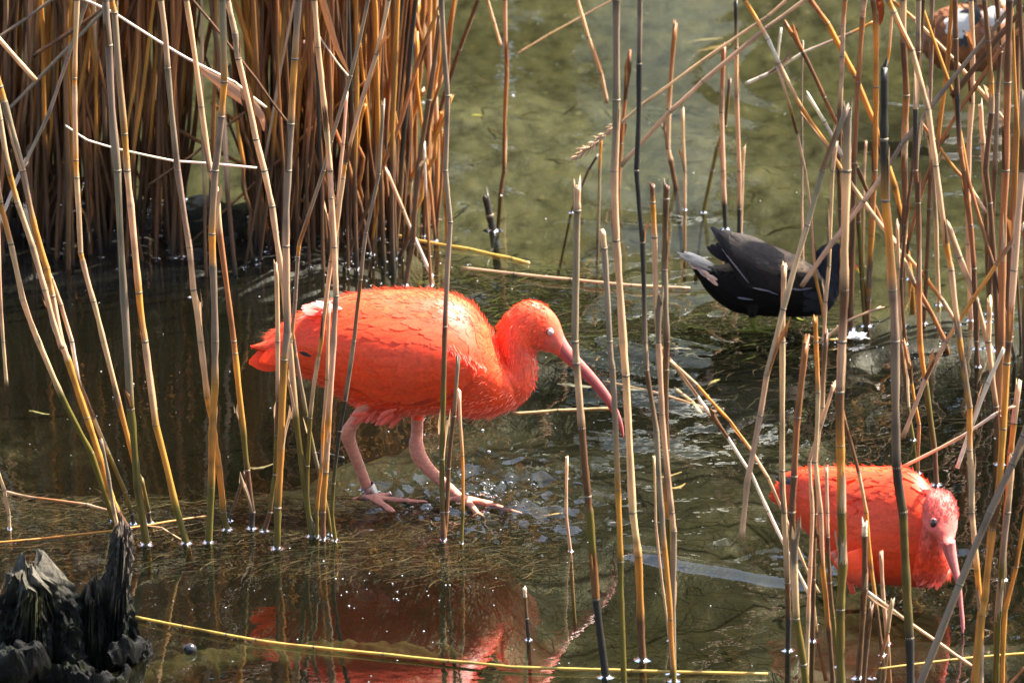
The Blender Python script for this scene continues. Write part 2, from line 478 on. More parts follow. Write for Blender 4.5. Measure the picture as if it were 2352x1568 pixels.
# ================================================================== water with its ripples
def rings(x, y, c, lam, amp, reach, start=0.0, ex=1.0):
    r = np.hypot(x - c[0], (y - c[1]) * ex)
    return amp * np.sin(2 * math.pi * (r - start) / lam) * np.exp(-((r - start) / reach) ** 2) * smooth01((r - start * 0.5) / 0.02)
wrng = np.random.default_rng(3)
SWELL = [(wrng.uniform(0.09, 0.34), wrng.normal(math.pi / 2, 0.55), wrng.uniform(0, 6.28)) for _ in range(16)]
def water_z(x, y):
    h = np.zeros_like(x)
    wob = 0.05 * fbm(x * 3, y * 2, 2)
    for lam, a, ph in SWELL:
        k = 2 * math.pi / lam
        h += 0.0032 / k * np.sin(k * ((x + wob) * math.cos(a) + (y + wob) * math.sin(a)) + ph)
    gate = 0.35 + 1.3 * smooth01(0.5 + 1.6 * fbm(x * 1.3 + 4, y * 1.1, 2))
    h *= gate
    # stirred water: the walking ibis, its foot splash, the wading ibis and its wake, the dark bird
    f1, f2 = P(852, 1146), P(1062, 1146)
    h += rings(x, y, f2, 0.036, 0.0011, 0.10, 0.0) + rings(x, y, f1, 0.034, 0.0007, 0.085, 0.0)
    for cx, cyy, s, a in [(1105, 1128, 0.10, 0.0060), (960, 1118, 0.10, 0.0034), (1180, 1150, 0.10, 0.0040), (830, 1135, .09, .0020), (1150, 1190, .1, .0016)]:
        p = P(cx, cyy)
        g = np.exp(-((x - p[0]) / s) ** 2 - ((y - p[1]) / (s * 1.4)) ** 2)
        h += g * a * (fbm(x * 48, y * 26, 3) * 2.0)
    p = P(2010, 1350)
    h += rings(x, y, p, 0.06, 0.00022, 0.28, 0.10)
    a, b = P(1390, 1262), P(1830, 1338)
    d = b - a; ln = math.hypot(d[0], d[1]); ux, uy = d[0] / ln, d[1] / ln
    s = (x - a[0]) * ux + (y - a[1]) * uy; q = -(x - a[0]) * uy + (y - a[1]) * ux
    q = q + 0.004 * fbm(s * 30, q * 6, 2)
    env = smooth01((s + 0.01) / 0.08) * smooth01((ln + 0.06 - s) / 0.06)
    h += env * (0.0050 * np.exp(-(q / 0.018) ** 2) + 0.0002 * np.sin(q * 2 * math.pi / 0.022) * np.exp(-((q + 0.05) / 0.06) ** 2))
    for cx, cyy, s0, am in [(1745, 1262, .05, .0012), (1860, 1255, .06, .0013), (1880, 1320, .05, .0012), (1930, 1060, .10, .0006), (2020, 985, .10, .0008), (1960, 1020, .12, .0008), (1690, 860, .08, .0008), (1640, 990, .1, .0002), (2210, 1270, .06, .0010), (2250, 1250, .05, .0010)]:
        p = P(cx, cyy)
        g = np.exp(-((x - p[0]) / s0) ** 2 - ((y - p[1]) / (s0 * 1.6)) ** 2)
        h += g * am * 3.2 * fbm(x * 34 + cx, y * 17, 3)
    p = P(1760, 735)
    h += rings(x, y, p, 0.07, 0.0006, 0.22, 0.10)
    p = P(2200, 170)
    h += rings(x, y, p, 0.10, 0.0009, 0.35, 0.12)
    far = smooth01((y - 14) / 1.5)
    edge = smooth01((13.3 - np.abs(x)) / 0.5)
    return h * edge * (1 - far) * smooth01((1.3 - np.abs(x)) / 0.2) * smooth01((y - 7.65) / 0.1)
wx = axis(-1.02, 1.02, 0.0045, -14, 14, 1.4); wy = axis(7.75, 12.7, 0.0085, 3.2, 17.5, 1.4)
X, Y = np.meshgrid(wx, wy, indexing='ij')
tag(slab('pond_water', X, Y, water_z(X, Y), M['water'], -1.0), kind='structure')

# ================================================================== trees on the far bank (they darken the water)
def tree_meshes(seed):
    r = np.random.default_rng(seed)
    mb = MB()
    blobs = [(r.normal(0, 0.55), r.normal(0, 0.55), r.uniform(0.9, 5.6), r.uniform(0.6, 1.05)) for _ in range(26)]
    n = 5200
    k = r.integers(0, len(blobs), n); B = np.array(blobs)[k]
    d = r.normal(size=(n, 3)); d /= np.linalg.norm(d, axis=1)[:, None]
    taper = 1.15 - 0.13 * B[:, 2]
    c = np.stack([B[:, 0] * taper, B[:, 1] * taper, B[:, 2]], 1) + d * (B[:, 3] * taper.clip(0.4) * r.uniform(0.55, 1.05, n))[:, None]
    c[:, 2] = c[:, 2].clip(0.25)
    u = r.normal(size=(n, 3)); u /= np.linalg.norm(u, axis=1)[:, None]
    w = np.cross(u, d); w /= np.linalg.norm(w, axis=1)[:, None] + 1e-9
    s = r.uniform(0.06, 0.15, n)[:, None]
    V = np.stack([c - u * s, c + w * s * 0.5, c + u * s, c - w * s * 0.5], 1).reshape(-1, 3)
    F = np.arange(4 * n).reshape(-1, 4).tolist()
    colr = np.array([0.018, 0.027, 0.010]) * r.uniform(0.6, 1.5, (n, 1)) * np.array([1, 1, 1])
    crown = make_mesh('crown', V, F, M['foliage'], np.repeat(colr, 4, 0), None, False)
    t = MB()
    v, f = tube([(0, 0, -0.3), (0.03, 0, 1.2), (-0.04, 0.03, 3.0), (0, 0, 5.6)], [0.2, 0.15, 0.1, 0.03], 9); t.add(v, f, (0.09, 0.07, 0.05))
    for q in range(12):
        z0 = r.uniform(0.8, 4.6); a = r.uniform(0, 6.28); l = r.uniform(0.5, 1.1)
        v, f = tube([(0, 0, z0), (math.cos(a) * l * .5, math.sin(a) * l * .5, z0 + .2), (math.cos(a) * l, math.sin(a) * l, z0 + .3)], [0.05, 0.03, 0.01], 6); t.add(v, f, (0.09, 0.07, 0.05))
    trunk = make_mesh('trunk', np.concatenate(t.v), t.f, M['bark'], np.concatenate(t.c))
    return crown, trunk
tm = [tree_meshes(s) for s in (1, 2)]
# made-up pale post out of view, added for its light streak in the water
pv, pf = tube([(0, 0, 0.3), (0, 0, 1.2), (0.01, 0, 2.1), (0.01, 0, 2.32), (0.01, 0, 2.36), (0.01, 0, 2.6)], [.20, .19, .18, .18, .23, .20], 14)
pv[:, :2] *= 1 + .04 * vnoise(pv[:, 0] * 20, pv[:, 2] * 9)[:, None]
tag(add('reflection_pillar', pv + np.array([.36, 18.2, 0]), pf, M['bark'], None, np.tile((.46, .47, .43), (len(pv), 1)), None, True, (.36, 18.2, .3)), 'added pale pillar out of view that puts a light streak in the water', 'pillar')
tree_spots = [(-7.4, 20.4, 1.1), (-5.6, 19.6, 1.0), (-4.1, 20.6, 1.15), (-2.7, 19.5, 1.0), (-1.5, 20.4, 1.12), (-0.35, 19.5, 0.96), (0.85, 20.3, 1.1), (2.0, 19.5, 1.02), (3.3, 20.5, 1.15), (4.6, 19.6, 1.0), (6.2, 20.4, 1.1), (8.0, 19.8, 1.05)]
for i, (x, y, s) in enumerate(tree_spots):
    t = empty('evergreen_tree', (x, y, 0.5)); t.scale = (s, s, s * 0.85); t.rotation_euler.z = i * 2.1
    tag(t, 'dense dark evergreen tree in the row on the far bank', 'tree', 'evergreen trees on the far bank')
    for nm, me in zip(('crown', 'trunk'), tm[i % 2]):
        link(bpy.data.objects.new(nm, me), t)

# ================================================================== birds
class Trace:                     # a bird traced in a crop of the photo: crop pixel -> tracing units -> place on its own upright plane
    def __init__(s, ox, oy, k, y0): s.ox, s.oy, s.k, s.y0 = ox, oy, k, y0
    def v(s, x, y): return s.ox + x * s.k, s.oy + y * s.k
    def q(s, x, y, dy=0.0): return Q(*s.v(x, y), s.y0 + dy)
    def m(s, px): return px * s.k * unit_at(s.y0)
def loft(T, secs, sub=6, n=30, squash=1.0):
    a = np.array([list(s) + [0.0] * (6 - len(s)) for s in secs], dtype=float)
    a = catmull(a, sub)
    th = np.linspace(0, 2 * math.pi, n, endpoint=False)
    G = []
    for tx, ty, bx, by, hw, dy in a:
        t, b = T.q(tx, ty, dy), T.q(bx, by, dy)
        mid, u = (t + b) / 2, (t - b) / 2
        w = T.m(max(hw, 1)); lu = np.linalg.norm(u) + 1e-9
        u = u * math.sqrt(max(0.35, 1 - (0.28 * w / lu) ** 2))
        G.append(mid + np.cos(th)[:, None] * u + np.sin(th)[:, None] * w * np.array([0, -1.0, 0]))
    G = np.array(G); m = len(G)
    v = np.vstack([G.reshape(-1, 3), G[0].mean(0), G[-1].mean(0)])
    f = grid_faces(m, n, True)
    for j in range(n):
        k = (j + 1) % n
        f.append([m * n, k, j]); f.append([m * n + 1, (m - 1) * n + j, (m - 1) * n + k])
    return G, v, f
def fuse(pieces, voxel, smooth_it=4):
    """one continuous skin from overlapping closed pieces"""
    mb = MB()
    for v, f in pieces: mb.add(v, f)
    me = bpy.data.meshes.new('tmp'); me.from_pydata(np.concatenate(mb.v).tolist(), [], mb.f)
    o = bpy.data.objects.new('tmp', me); COL.objects.link(o)
    r = o.modifiers.new('r', 'REMESH'); r.mode = 'VOXEL'; r.voxel_size = voxel
    s = o.modifiers.new('s', 'SMOOTH'); s.factor = 0.5; s.iterations = smooth_it
    dg = bpy.context.evaluated_depsgraph_get()
    out = bpy.data.meshes.new_from_object(o.evaluated_get(dg))
    bpy.data.objects.remove(o); bpy.data.meshes.remove(me)
    co = np.zeros(len(out.vertices) * 3); out.vertices.foreach_get('co', co); co = co.reshape(-1, 3)
    f = [list(p.vertices) for p in out.polygons]
    bpy.data.meshes.remove(out)
    return co, f
def in_poly(x, y, poly):
    x = np.asarray(x); y = np.asarray(y); c = np.zeros(x.shape, bool)
    for (x0, y0), (x1, y1) in zip(poly, poly[1:] + poly[:1]):
        hit = ((y0 > y) != (y1 > y)) & (x < (x1 - x0) * (y - y0) / (y1 - y0 + 1e-9) + x0)
        c ^= hit
    return c
FL = np.linspace(0, 1, 6)
def feather(mb, p, d, nrm, ln, wd, lift, col, tipcol=None, droop=0.0, curl=0.25):
    """one contour feather: root at p, pointing along d, lying on nrm"""
    d = d / (np.linalg.norm(d) + 1e-9); nrm = nrm - d * np.dot(nrm, d); nrm /= np.linalg.norm(nrm) + 1e-9
    s = np.cross(nrm, d)
    prof = np.array([0.30, 0.72, 0.95, 1.0, 0.78, 0.22])
    V = []; C = []
    for l, w in zip(FL, prof):
        c = p + d * ln * l + nrm * (lift * l - 0.0008 - droop * l * l)
        for q in (-1, 0, 1):
            V.append(c + s * q * w * wd * 0.5 - nrm * abs(q) * w * wd * 0.5 * curl)
            t = 0 if tipcol is None else max(0, l - 0.45) / 0.55 * (1.0 if q else 0.75)
            C.append(np.asarray(col) * (1 - t) + (np.asarray(tipcol) * t if tipcol is not None else 0))
    mb.add(V, FEATHER_F, np.array(C))
FEATHER_F = grid_faces(6, 3)
def surf_frame(G, i, j):
    m, n = G.shape[:2]
    a = G[min(i + 1, m - 1), j] - G[max(i - 1, 0), j]
    b = G[i, (j + 1) % n] - G[i, (j - 1) % n]
    nr = np.cross(a, b); nr /= np.linalg.norm(nr) + 1e-9
    if np.dot(nr, G[i, j] - G[i].mean(0)) < 0: nr = -nr
    return G[i, j], -a / (np.linalg.norm(a) + 1e-9), nr       # place, direction towards the tail, outward
def normals_of(G, wrap=True):
    gi = np.gradient(G, axis=0)
    gj = (np.roll(G, -1, 1) - np.roll(G, 1, 1)) / 2 if wrap else np.gradient(G, axis=1)
    nr = np.cross(gi, gj); nr /= np.linalg.norm(nr, axis=-1)[..., None] + 1e-12
    if wrap: nr *= np.sign(((G - G.mean(1, keepdims=True)) * nr).sum(-1))[..., None]
    else: nr *= -np.sign(nr[..., 1].mean())
    return nr, np.linalg.norm(gi, axis=-1) + 1e-6, np.linalg.norm(gj, axis=-1) + 1e-6
def surf_at(F, i, j, wrap):
    m, n = F.shape[:2]
    i = np.clip(i, 0, m - 1.001); i0 = i.astype(int); fi = (i - i0)[..., None]
    if wrap: j = np.mod(j, n); j0 = j.astype(int) % n; j1 = (j0 + 1) % n
    else: j = np.clip(j, 0, n - 1.001); j0 = j.astype(int); j1 = j0 + 1
    fj = (j - np.floor(j))[..., None]
    return (F[i0, j0] * (1 - fj) + F[i0, j1] * fj) * (1 - fi) + (F[i0 + 1, j0] * (1 - fj) + F[i0 + 1, j1] * fj) * fi
PROF = np.array([0.30, 0.72, 0.95, 1.0, 0.78, 0.20])
def conform(mb, S, i, j, di, dj, ln, wd, off0, off1, col, tipcol, wrap):
    """a feather that follows the surface it lies on"""
    G, Nn, A_, B_ = S
    ii, jj = min(int(i), G.shape[0] - 1), int(j) % G.shape[1] if wrap else min(int(j), G.shape[1] - 1)
    a, b = A_[ii, jj], B_[ii, jj]
    h = math.hypot(di, dj); di, dj = di / h, dj / h
    L_ = FL[:, None] * ln; Q_ = np.array([-1, 0, 1])[None] * PROF[:, None] * wd * .5
    pi = i + (L_ * di - Q_ * dj) / a; pj = j + (L_ * dj + Q_ * di) / b
    p = surf_at(G, pi, pj, wrap); nr = surf_at(Nn, pi, pj, wrap)
    over = np.clip(np.maximum(-pi, pi - (G.shape[0] - 1.001)), 0, 1.5)          # carry on straight past the end of the surface
    off = off0 + (off1 - off0) * FL[:, None] - np.abs(Q_) * .05
    e = surf_at(G, np.array([0.0 if di < 0 else G.shape[0] - 1.001]), np.array([j]), wrap)[0] - surf_at(G, np.array([1.0 if di < 0 else G.shape[0] - 2.001]), np.array([j]), wrap)[0]
    p = p + nr * off[..., None] + over[..., None] * e
    t = np.clip((FL - .45) / .55, 0, 1)[:, None, None] * np.array([1, .7, 1])[None, :, None]
    c = np.asarray(col) * (1 - t) + np.asarray(tipcol) * t
    mb.add(p.reshape(-1, 3), FEATHER_F, c.reshape(-1, 3))
def clothe(mb, G, i0, i1, count, ln, wd, lift, colfn, down=0.25, spread=0.2, keep=None, tip=1.25, r=None, off=0.0, jr=None):
    S = (G, *normals_of(G)); m, n = G.shape[:2]
    ij = np.stack([r.uniform(i0, i1, count), r.uniform(0, n, count) if jr is None else r.uniform(jr[0] * n, jr[1] * n, count)], 1)
    ij = ij[np.argsort(ij[:, 0])]
    for i, j in ij:
        p = surf_at(G, np.array([i]), np.array([j]), True)[0]
        if keep is not None and not keep(*unproj(p)): continue
        dj = (down * r.uniform(.3, 1.5)) * (1 if j < n / 2 else -1) + r.normal(0, spread)
        c = np.asarray(colfn(*unproj(p), p)) * r.uniform(0.88, 1.06)
        conform(mb, S, i, j, -1.0, dj, ln * r.uniform(.7, 1.3), wd * r.uniform(.75, 1.25), off - .0004, off + lift * r.uniform(.4, 1.6), c, np.minimum(c * tip, .95) if c[0] < .6 else c * .85 + np.array([.95, .26, .12]) * .15, True)
def fuzz(mb, G, i0, i1, count, ln, colfn, r, out=0.6, keep=None, wd=0.0005):
    m, n = G.shape[:2]
    for _ in range(count):
        i = int(r.integers(i0, i1)); j = int(r.integers(0, n))
        p, d, nr = surf_frame(G, i, j)
        p = p + (G[min(i + 1, m - 1), j] - p) * r.uniform(0, 1) + (G[i, (j + 1) % n] - p) * r.uniform(0, 1)
        if keep is not None and not keep(*unproj(p)): continue
        dd = d + nr * out * r.uniform(0.4, 1.5) + r.normal(0, 0.25, 3); dd /= np.linalg.norm(dd)
        s = np.cross(dd, [0, 1.0, 0]); s = s / (np.linalg.norm(s) + 1e-9) * wd
        l = ln * r.uniform(0.5, 1.4)
        mb.add([p - s, p + s, p + dd * l], [[0, 1, 2]], np.asarray(colfn(*unproj(p), p)) * r.uniform(0.9, 1.15))
def ball(c, r, n=14, m=9, axes=None):
    th = np.linspace(0, math.pi, m); ph = np.linspace(0, 2 * math.pi, n, endpoint=False)
    d = np.stack([np.sin(th)[:, None] * np.cos(ph), np.sin(th)[:, None] * np.sin(ph), np.cos(th)[:, None] + 0 * ph], -1).reshape(-1, 3)
    r = np.asarray(r, float) * np.ones(3)
    d = d * r
    if axes is not None: d = d @ np.asarray(axes)
    return np.asarray(c) + d, grid_faces(m, n, True)

SCARLET = np.array([0.95, 0.075, 0.014]); PINKISH = np.array([0.86, 0.15, 0.075]); LEGPINK = np.array([0.56, 0.22, 0.14])

# ------------------------------------------------------------------ walking ibis
r1 = np.random.default_rng(11)
A = Trace(562.7, 631.6, 0.29297, P(900, 1138)[1])          # body crop
B = Trace(1091.0, 660.4, 0.21973, A.y0)                    # head crop
Fc = Trace(746.5, 890.0, 0.21973, A.y0)                    # leg crop
ibis = empty('scarlet_ibis', (P(950, 1138)[0], A.y0, 0))
tag(ibis, 'scarlet ibis walking in shallow water with a grey band on its leg', 'ibis', 'scarlet ibises')
G1, v1, f1 = loft(A, [(130, 545, 140, 610, 18), (240, 425, 250, 660, 60), (400, 318, 410, 775, 125), (570, 240, 585, 850, 225), (760, 165, 770, 975, 310),
                      (980, 122, 970, 1075, 380), (1200, 114, 1180, 1108, 410), (1420, 114, 1400, 1090, 415), (1600, 142, 1600, 1088, 395),
                      (1770, 225, 1790, 1122, 345), (1880, 365, 1980, 1095, 285), (1955, 520, 2150, 1025, 215)], 7, 44)
G2, v2, f2 = loft(A, [(1900, 420, 2000, 1080, 200), (1960, 560, 2180, 1005, 190), (1995, 660, 2265, 880, 170), (1985, 590, 2290, 730, 150),
                      (1975, 500, 2276, 625, 138), (1995, 400, 2262, 590, 132), (2050, 290, 2290, 580, 128)], 6, 30)
G3, v3, f3 = loft(B, [(235, 400, 470, 700, 130), (300, 315, 545, 700, 150), (430, 178, 620, 672, 162), (590, 132, 690, 648, 158), (750, 195, 765, 668, 140),
                      (860, 310, 835, 698, 108), (912, 440, 872, 728, 78), (930, 500, 895, 742, 60)], 6, 28)
def leg(T, pts, rad, dys, n=12, sub=5):
    a = catmull([(x, y, rr, d) for (x, y), rr, d in zip(pts, rad, dys)], sub)
    return tube([T.q(x, y, d) for x, y, rr, d in a], [T.m(rr) for x, y, rr, d in a], n)
legn = leg(Fc, [(480, 120), (400, 230), (290, 380), (240, 480), (265, 590), (340, 780), (410, 960), (455, 1090), (500, 1160)], [92, 78, 72, 84, 72, 64, 60, 58, 54], [-.03, -.03, -.026, -.022, -.018, -.012, -.006, 0, 0.0])
legf = leg(Fc, [(970, 200), (966, 330), (960, 500), (952, 590), (985, 720), (1090, 860), (1240, 1000), (1360, 1110), (1425, 1160)], [74, 68, 66, 82, 84, 68, 62, 58, 54], [.04, .04, .036, .03, .024, .016, .008, 0, 0.0])
def toe(T, a, pts, rad, z=0.001):
    p = [P(*T.v(*a), 0.006)] + [P(*T.v(*q), z) for q in pts]
    pp = catmull(p, 4)
    rr = np.interp(np.linspace(0, 1, len(pp)), np.linspace(0, 1, len(rad)), rad)
    return tube(pp, rr * 1.25, 8)
toes = [toe(Fc, (500, 1150), [(400, 1150), (280, 1165)], [.0042, .0035, .0022]), toe(Fc, (505, 1155), [(610, 1230), (680, 1280), (735, 1305)], [.0048, .0042, .0042, .0026]),
        toe(Fc, (510, 1150), [(680, 1170), (880, 1185), (1080, 1195)], [.0045, .0036, .0034, .002]), toe(Fc, (510, 1145), [(600, 1125), (690, 1108)], [.0042, .0034, .0022]),
        toe(Fc, (1425, 1160), [(1530, 1230), (1580, 1300), (1650, 1340)], [.0046, .0038, .0036, .002]), toe(Fc, (1425, 1155), [(1620, 1195), (1850, 1260), (2060, 1315)], [.0044, .0036, .0034, .002]),
        toe(Fc, (1430, 1150), [(1600, 1180), (1760, 1200)], [.0042, .0034, .002]), toe(Fc, (1425, 1160), [(1330, 1165), (1250, 1175)], [.004, .0032, .002])]
co, fa = fuse([(v1, f1), (v2, f2), (v3, f3), legn, legf] + toes, 0.0024, 5)
vx, vy = unproj(co)
def ibis_col(vx, vy, p=None, with_legs=True):
    vx = np.asarray(vx, float); vy = np.asarray(vy, float)
    c = np.ones(vx.shape + (3,)) * SCARLET
    def blend(c, k, w): return c * (1 - w[..., None]) + np.asarray(k) * w[..., None]
    neck = smooth01((vx - 1125) / 60.0) * 0.30                                   # paler pinkish neck and breast
    c = blend(c, PINKISH * np.array([1.0, .9, .85]), neck)
    rump = np.exp(-((vx - 735) / 34) ** 2 - ((vy - 688) / 16) ** 2)              # pale patch on the back
    c = blend(c, (0.82, 0.25, 0.22), np.clip(rump * 1.2, 0, 1))
    belly = smooth01((vy - 925) / 40.0) * 0.25
    c = blend(c, (0.80, 0.12, 0.08), belly)
    face = np.exp(-((vx - 1275) / 26) ** 2 - ((vy - 785) / 30) ** 2)
    c = blend(c, (0.60, 0.13, 0.10), np.clip(face, 0, 1) * 0.8)
    if not with_legs: return c
    legs = in_poly(vx, vy, [A.v(*q) for q in [(935, 1010), (985, 1040), (960, 1090), (880, 1240), (1000, 1600), (700, 1700), (740, 1100)]]) | (vy > 966)
    return np.where(np.asarray(legs)[..., None], LEGPINK * np.array([1.0, 1.0, 1.0]), c)
cols = ibis_col(vx, vy)
n1 = vnoise(vx / 9, vy / 9)[:, None]
legm = (vy > 966)[:, None]
n1 = np.where(legm, 2.4 * (np.sin(vy * 1.15 + 2 * vnoise(vx / 6, vy / 6)) * .35 + vnoise(vx / 4, vy / 4))[:, None], n1)
add('body', co, fa, M['bird_skin'], ibis, cols * (1 + 0.12 * n1))
pl = MB()
feath = lambda vx, vy, p: ibis_col(np.float64(vx), np.float64(vy), None, False)
nolegs = lambda vx, vy: vy < 962
clothe(pl, G1, 8, 75, 1000, 0.036, 0.011, 0.0006, feath, 0.28, 0.08, nolegs, 1.10, r1)
clothe(pl, G2, 2, 36, 600, 0.014, 0.006, 0.0006, feath, 0.10, 0.14, nolegs, 1.1, r1)
clothe(pl, G3, 4, 34, 620, 0.008, 0.004, 0.0006, feath, 0.10, 0.2, lambda a, b: a < 1262, 1.08, r1)
fuzz(pl, G1, 3, 78, 3600, 0.010, lambda a, b, p: feath(a, b, p) * .5 + np.array([.47, .16, .09]), r1, 0.5, nolegs)
fuzz(pl, G2, 0, 36, 900, 0.007, lambda a, b, p: np.minimum(feath(a, b, p) * 1.25, .95), r1, 0.5, nolegs)
fuzz(pl, G3, 0, 30, 900, 0.005, lambda a, b, p: np.minimum(feath(a, b, p) * 1.3, .95), r1, 0.6, lambda a, b: a < 1262)
for k in range(26):                                           # the ruffled tuft on the rump and the belly fringe
    x, y = r1.uniform(560, 770), r1.uniform(170, 235)
    feather(pl, A.q(x, y + 55, -0.02 + r1.normal(0, .012)), np.array([-1, 0, 0.10 + r1.normal(0, .22)]), np.array([0, -.6, .8]), 0.020, 0.007, 0.001, (0.74, 0.15, 0.11), (0.78, .27, .24))
for k in range(46):
    x = r1.uniform(940, 1240)
    feather(pl, A.q(x, 1075 + r1.normal(0, 15), -0.02 + r1.normal(0, .02)), np.array([-.8, 0, -0.5 + r1.normal(0, .2)]), np.array([0, -1, 0]), 0.022, 0.006, 0.001, (0.75, .11, .06), (0.82, .2, .14))
pl.build('plumage', M['feather'], ibis)['kind'] = 'stuff'
# near wing: rows of coverts, then the long flight feathers running back to the tail
wg = MB()
def on_body(G, T, x, y, off=0.0):
    vx_, vy_ = T.v(x, y)
    g = G.reshape(-1, 3); a, b = unproj(g)
    d2 = (a - vx_) ** 2 + (b - vy_) ** 2 + np.where(g[:, 1] > G.reshape(-1, 3)[:, 1].mean() + 0.005, 1e6, 0)
    k = np.argsort(d2)[:4]; w = 1 / (d2[k] + 1.0)
    y_ = (g[k, 1] * w).sum() / w.sum()
    q = Q(vx_, vy_, y_)
    i, j = divmod(int(k[0]), G.shape[1]); nr = surf_frame(G, i, j)[2]
    return q + nr * off, nr
UPE = [(1850, 600), (1800, 430), (1700, 335), (1500, 255), (1250, 215), (1000, 225), (750, 265), (500, 335), (300, 425), (120, 540)]
LOE = [(1850, 640), (1815, 760), (1710, 885), (1500, 965), (1250, 985), (1000, 925), (750, 820), (500, 700), (300, 625), (125, 575)]
ua, la = catmull(UPE, 5), catmull(LOE, 5)
SH = []
for i in range(len(ua)):
    row = []
    for k in range(15):
        t = k / 14; x, y = ua[i] * (1 - t) + la[i] * t
        e = min(1.0, (i + 0.3) / 3.0)
        p, nr = on_body(G1, A, x, y, 0.0)
        row.append(p + nr * 0.0075 * smooth01(t * 1.6) * e)
    SH.append(row)
SH = np.array(SH)
for _ in range(4):                                             # smooth the wing skin
    SH[1:-1, 1:-1] = (SH[:-2, 1:-1] + SH[2:, 1:-1] + SH[1:-1, :-2] + SH[1:-1, 2:] + 2 * SH[1:-1, 1:-1]) / 6
und = SH[:, -1] + np.array([0, 0.010, 0.004]); fro = SH[0] + np.array([-0.004, 0.010, 0])
wv = np.concatenate([SH, und[:, None]], 1); wv = np.concatenate([np.concatenate([fro, und[:1]])[None], wv], 0)
wg.add(wv.reshape(-1, 3), grid_faces(wv.shape[0], wv.shape[1]), SCARLET)
S_w = (SH, *normals_of(SH, False)); mw, nw = SH.shape[:2]
for k0, l0, l1, cnt, wd in [(12.6, .075, .10, 46, .013), (11.2, .06, .085, 46, .013), (9.6, .05, .06, 48, .012), (8.0, .042, .05, 48, .012), (6.4, .036, .044, 48, .011), (4.8, .03, .04, 48, .010), (3.2, .026, .034, 48, .010), (1.6, .024, .03, 44, .009), (0.4, .022, .028, 40, .009)]:
    for q in range(cnt):
        i = (q + r1.uniform(0, 1)) / cnt * (mw - 6) + .5
        t = i / mw
        c = SCARLET * r1.uniform(.86, 1.05)
        conform(wg, S_w, i, k0 + r1.normal(0, .35), 1.0, .16 + r1.normal(0, .06) - .12 * t, (l0 + (l1 - l0) * t) * r1.uniform(.85, 1.15), wd * r1.uniform(.8, 1.2), .0002, .0009 * r1.uniform(.5, 1.5), c, c * .82 + np.array([.95, .26, .12]) * .18, False)
for k in range(60):                                            # frayed pale edge at the bend of the wing
    t = r1.uniform(0, 1); x = 1560 + 290 * t + r1.normal(0, 14); y = 520 + 190 * t ** 0.8 + r1.normal(0, 16)
    p, nr = on_body(G1, A, min(x, 1900), y, 0.010)
    a = R(r1.uniform(-75, -25))
    feather(wg, p, np.array([math.cos(a) * .6, -.2, math.sin(a)]), nr, r1.uniform(.008, .014), 0.0018, 0.0015, SCARLET * 1.05, (0.86, .32, .24))
wg.build('wing', M['feather'], ibis)
tl = MB()
for k, (x, y, a, l, dyy) in enumerate([(330, 640, 8, 300, 0), (340, 690, -2, 300, -.012), (330, 665, 3, 300, .012), (340, 610, 10, 290, -.008), (420, 560, 22, 330, -.02), (440, 520, 24, 350, .0), (460, 600, 12, 330, -.024), (480, 640, 4, 300, -.02)]):
    a = R(a)
    feather(tl, A.q(x, y, dyy), np.array([-math.cos(a), 0, -math.sin(a)]), np.array([0, -1, 0.15]), A.m(l), 0.024, 0.001, SCARLET * r1.uniform(.9, 1.05), SCARLET * 1.2, curl=0.1)
feather(tl, A.q(520, 640, -0.052), np.array([-1, 0, 0.42]), np.array([0, -1, 0.1]), A.m(100), 0.005, 0.0, (0.01, 0.01, 0.012), (0.01, 0.01, 0.012))
tl.build('tail', M['feather'], ibis)
# head: bill, eye; leg: band
gb, vb, fb = loft(B, [(905, 430, 850, 700, 72), (940, 520, 895, 745, 62), (1000, 617, 955, 795, 54), (1110, 742, 1030, 852, 44), (1250, 900, 1172, 988, 37), (1390, 1080, 1302, 1135, 31), (1490, 1262, 1412, 1285, 25), (1540, 1400, 1482, 1412, 18), (1556, 1500, 1520, 1506, 12), (1558, 1570, 1545, 1572, 5)], 6, 18)
th = np.linspace(0, 2 * math.pi, 18, endpoint=False)
bc = np.tile(np.array([0.60, 0.17, 0.16]), (len(vb), 1))
for i in range(gb.shape[0]):
    for j in range(18):
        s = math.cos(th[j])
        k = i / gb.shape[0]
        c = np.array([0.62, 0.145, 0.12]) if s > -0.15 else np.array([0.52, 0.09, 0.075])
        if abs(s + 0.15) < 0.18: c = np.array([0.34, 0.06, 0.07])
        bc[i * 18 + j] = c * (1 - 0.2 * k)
add('bill', vb, fb, M['bill'], ibis, bc)
eg = MB()
ec = B.q(778, 462, -B.m(152))
v, f = ball(ec + np.array([0.0004, 0.0008, 0.0]), (0.0060, 0.003, 0.0054)); eg.add(v, f, (0.50, 0.13, 0.10))
v, f = ball(ec, (0.0046, 0.0030, 0.0044)); eg.add(v, f, (0.02, 0.015, 0.015))
v, f = ball(ec + np.array([0.0012, -0.0022, -0.0004]), (0.0040, 0.0026, 0.0042)); ey = eg.build('eye', M['eye'], ibis); add('eyelid', v, f, M['skin'], ey, np.tile((0.46, 0.34, 0.30), (len(v), 1)))
def band(T, a, b, rad, parent, th=0.0012):
    p, q = T.q(*a, -.002), T.q(*b, 0)
    n = 28
    ax = (q - p) / np.linalg.norm(q - p); t, u, w = frames([p, q])
    an = np.linspace(0, 2 * math.pi, n, endpoint=False)
    ringf = lambda c, r: c + r * (np.cos(an)[:, None] * u[0] + np.sin(an)[:, None] * w[0])
    V = np.vstack([ringf(p, rad), ringf(q, rad), ringf(q, rad - th), ringf(p, rad - th), ringf(p, rad)])
    return add('leg_band', V, grid_faces(5, n, True), M['band'], parent, smooth=False)
band(Fc, (440, 1018), (490, 1128), Fc.m(80), ibis)

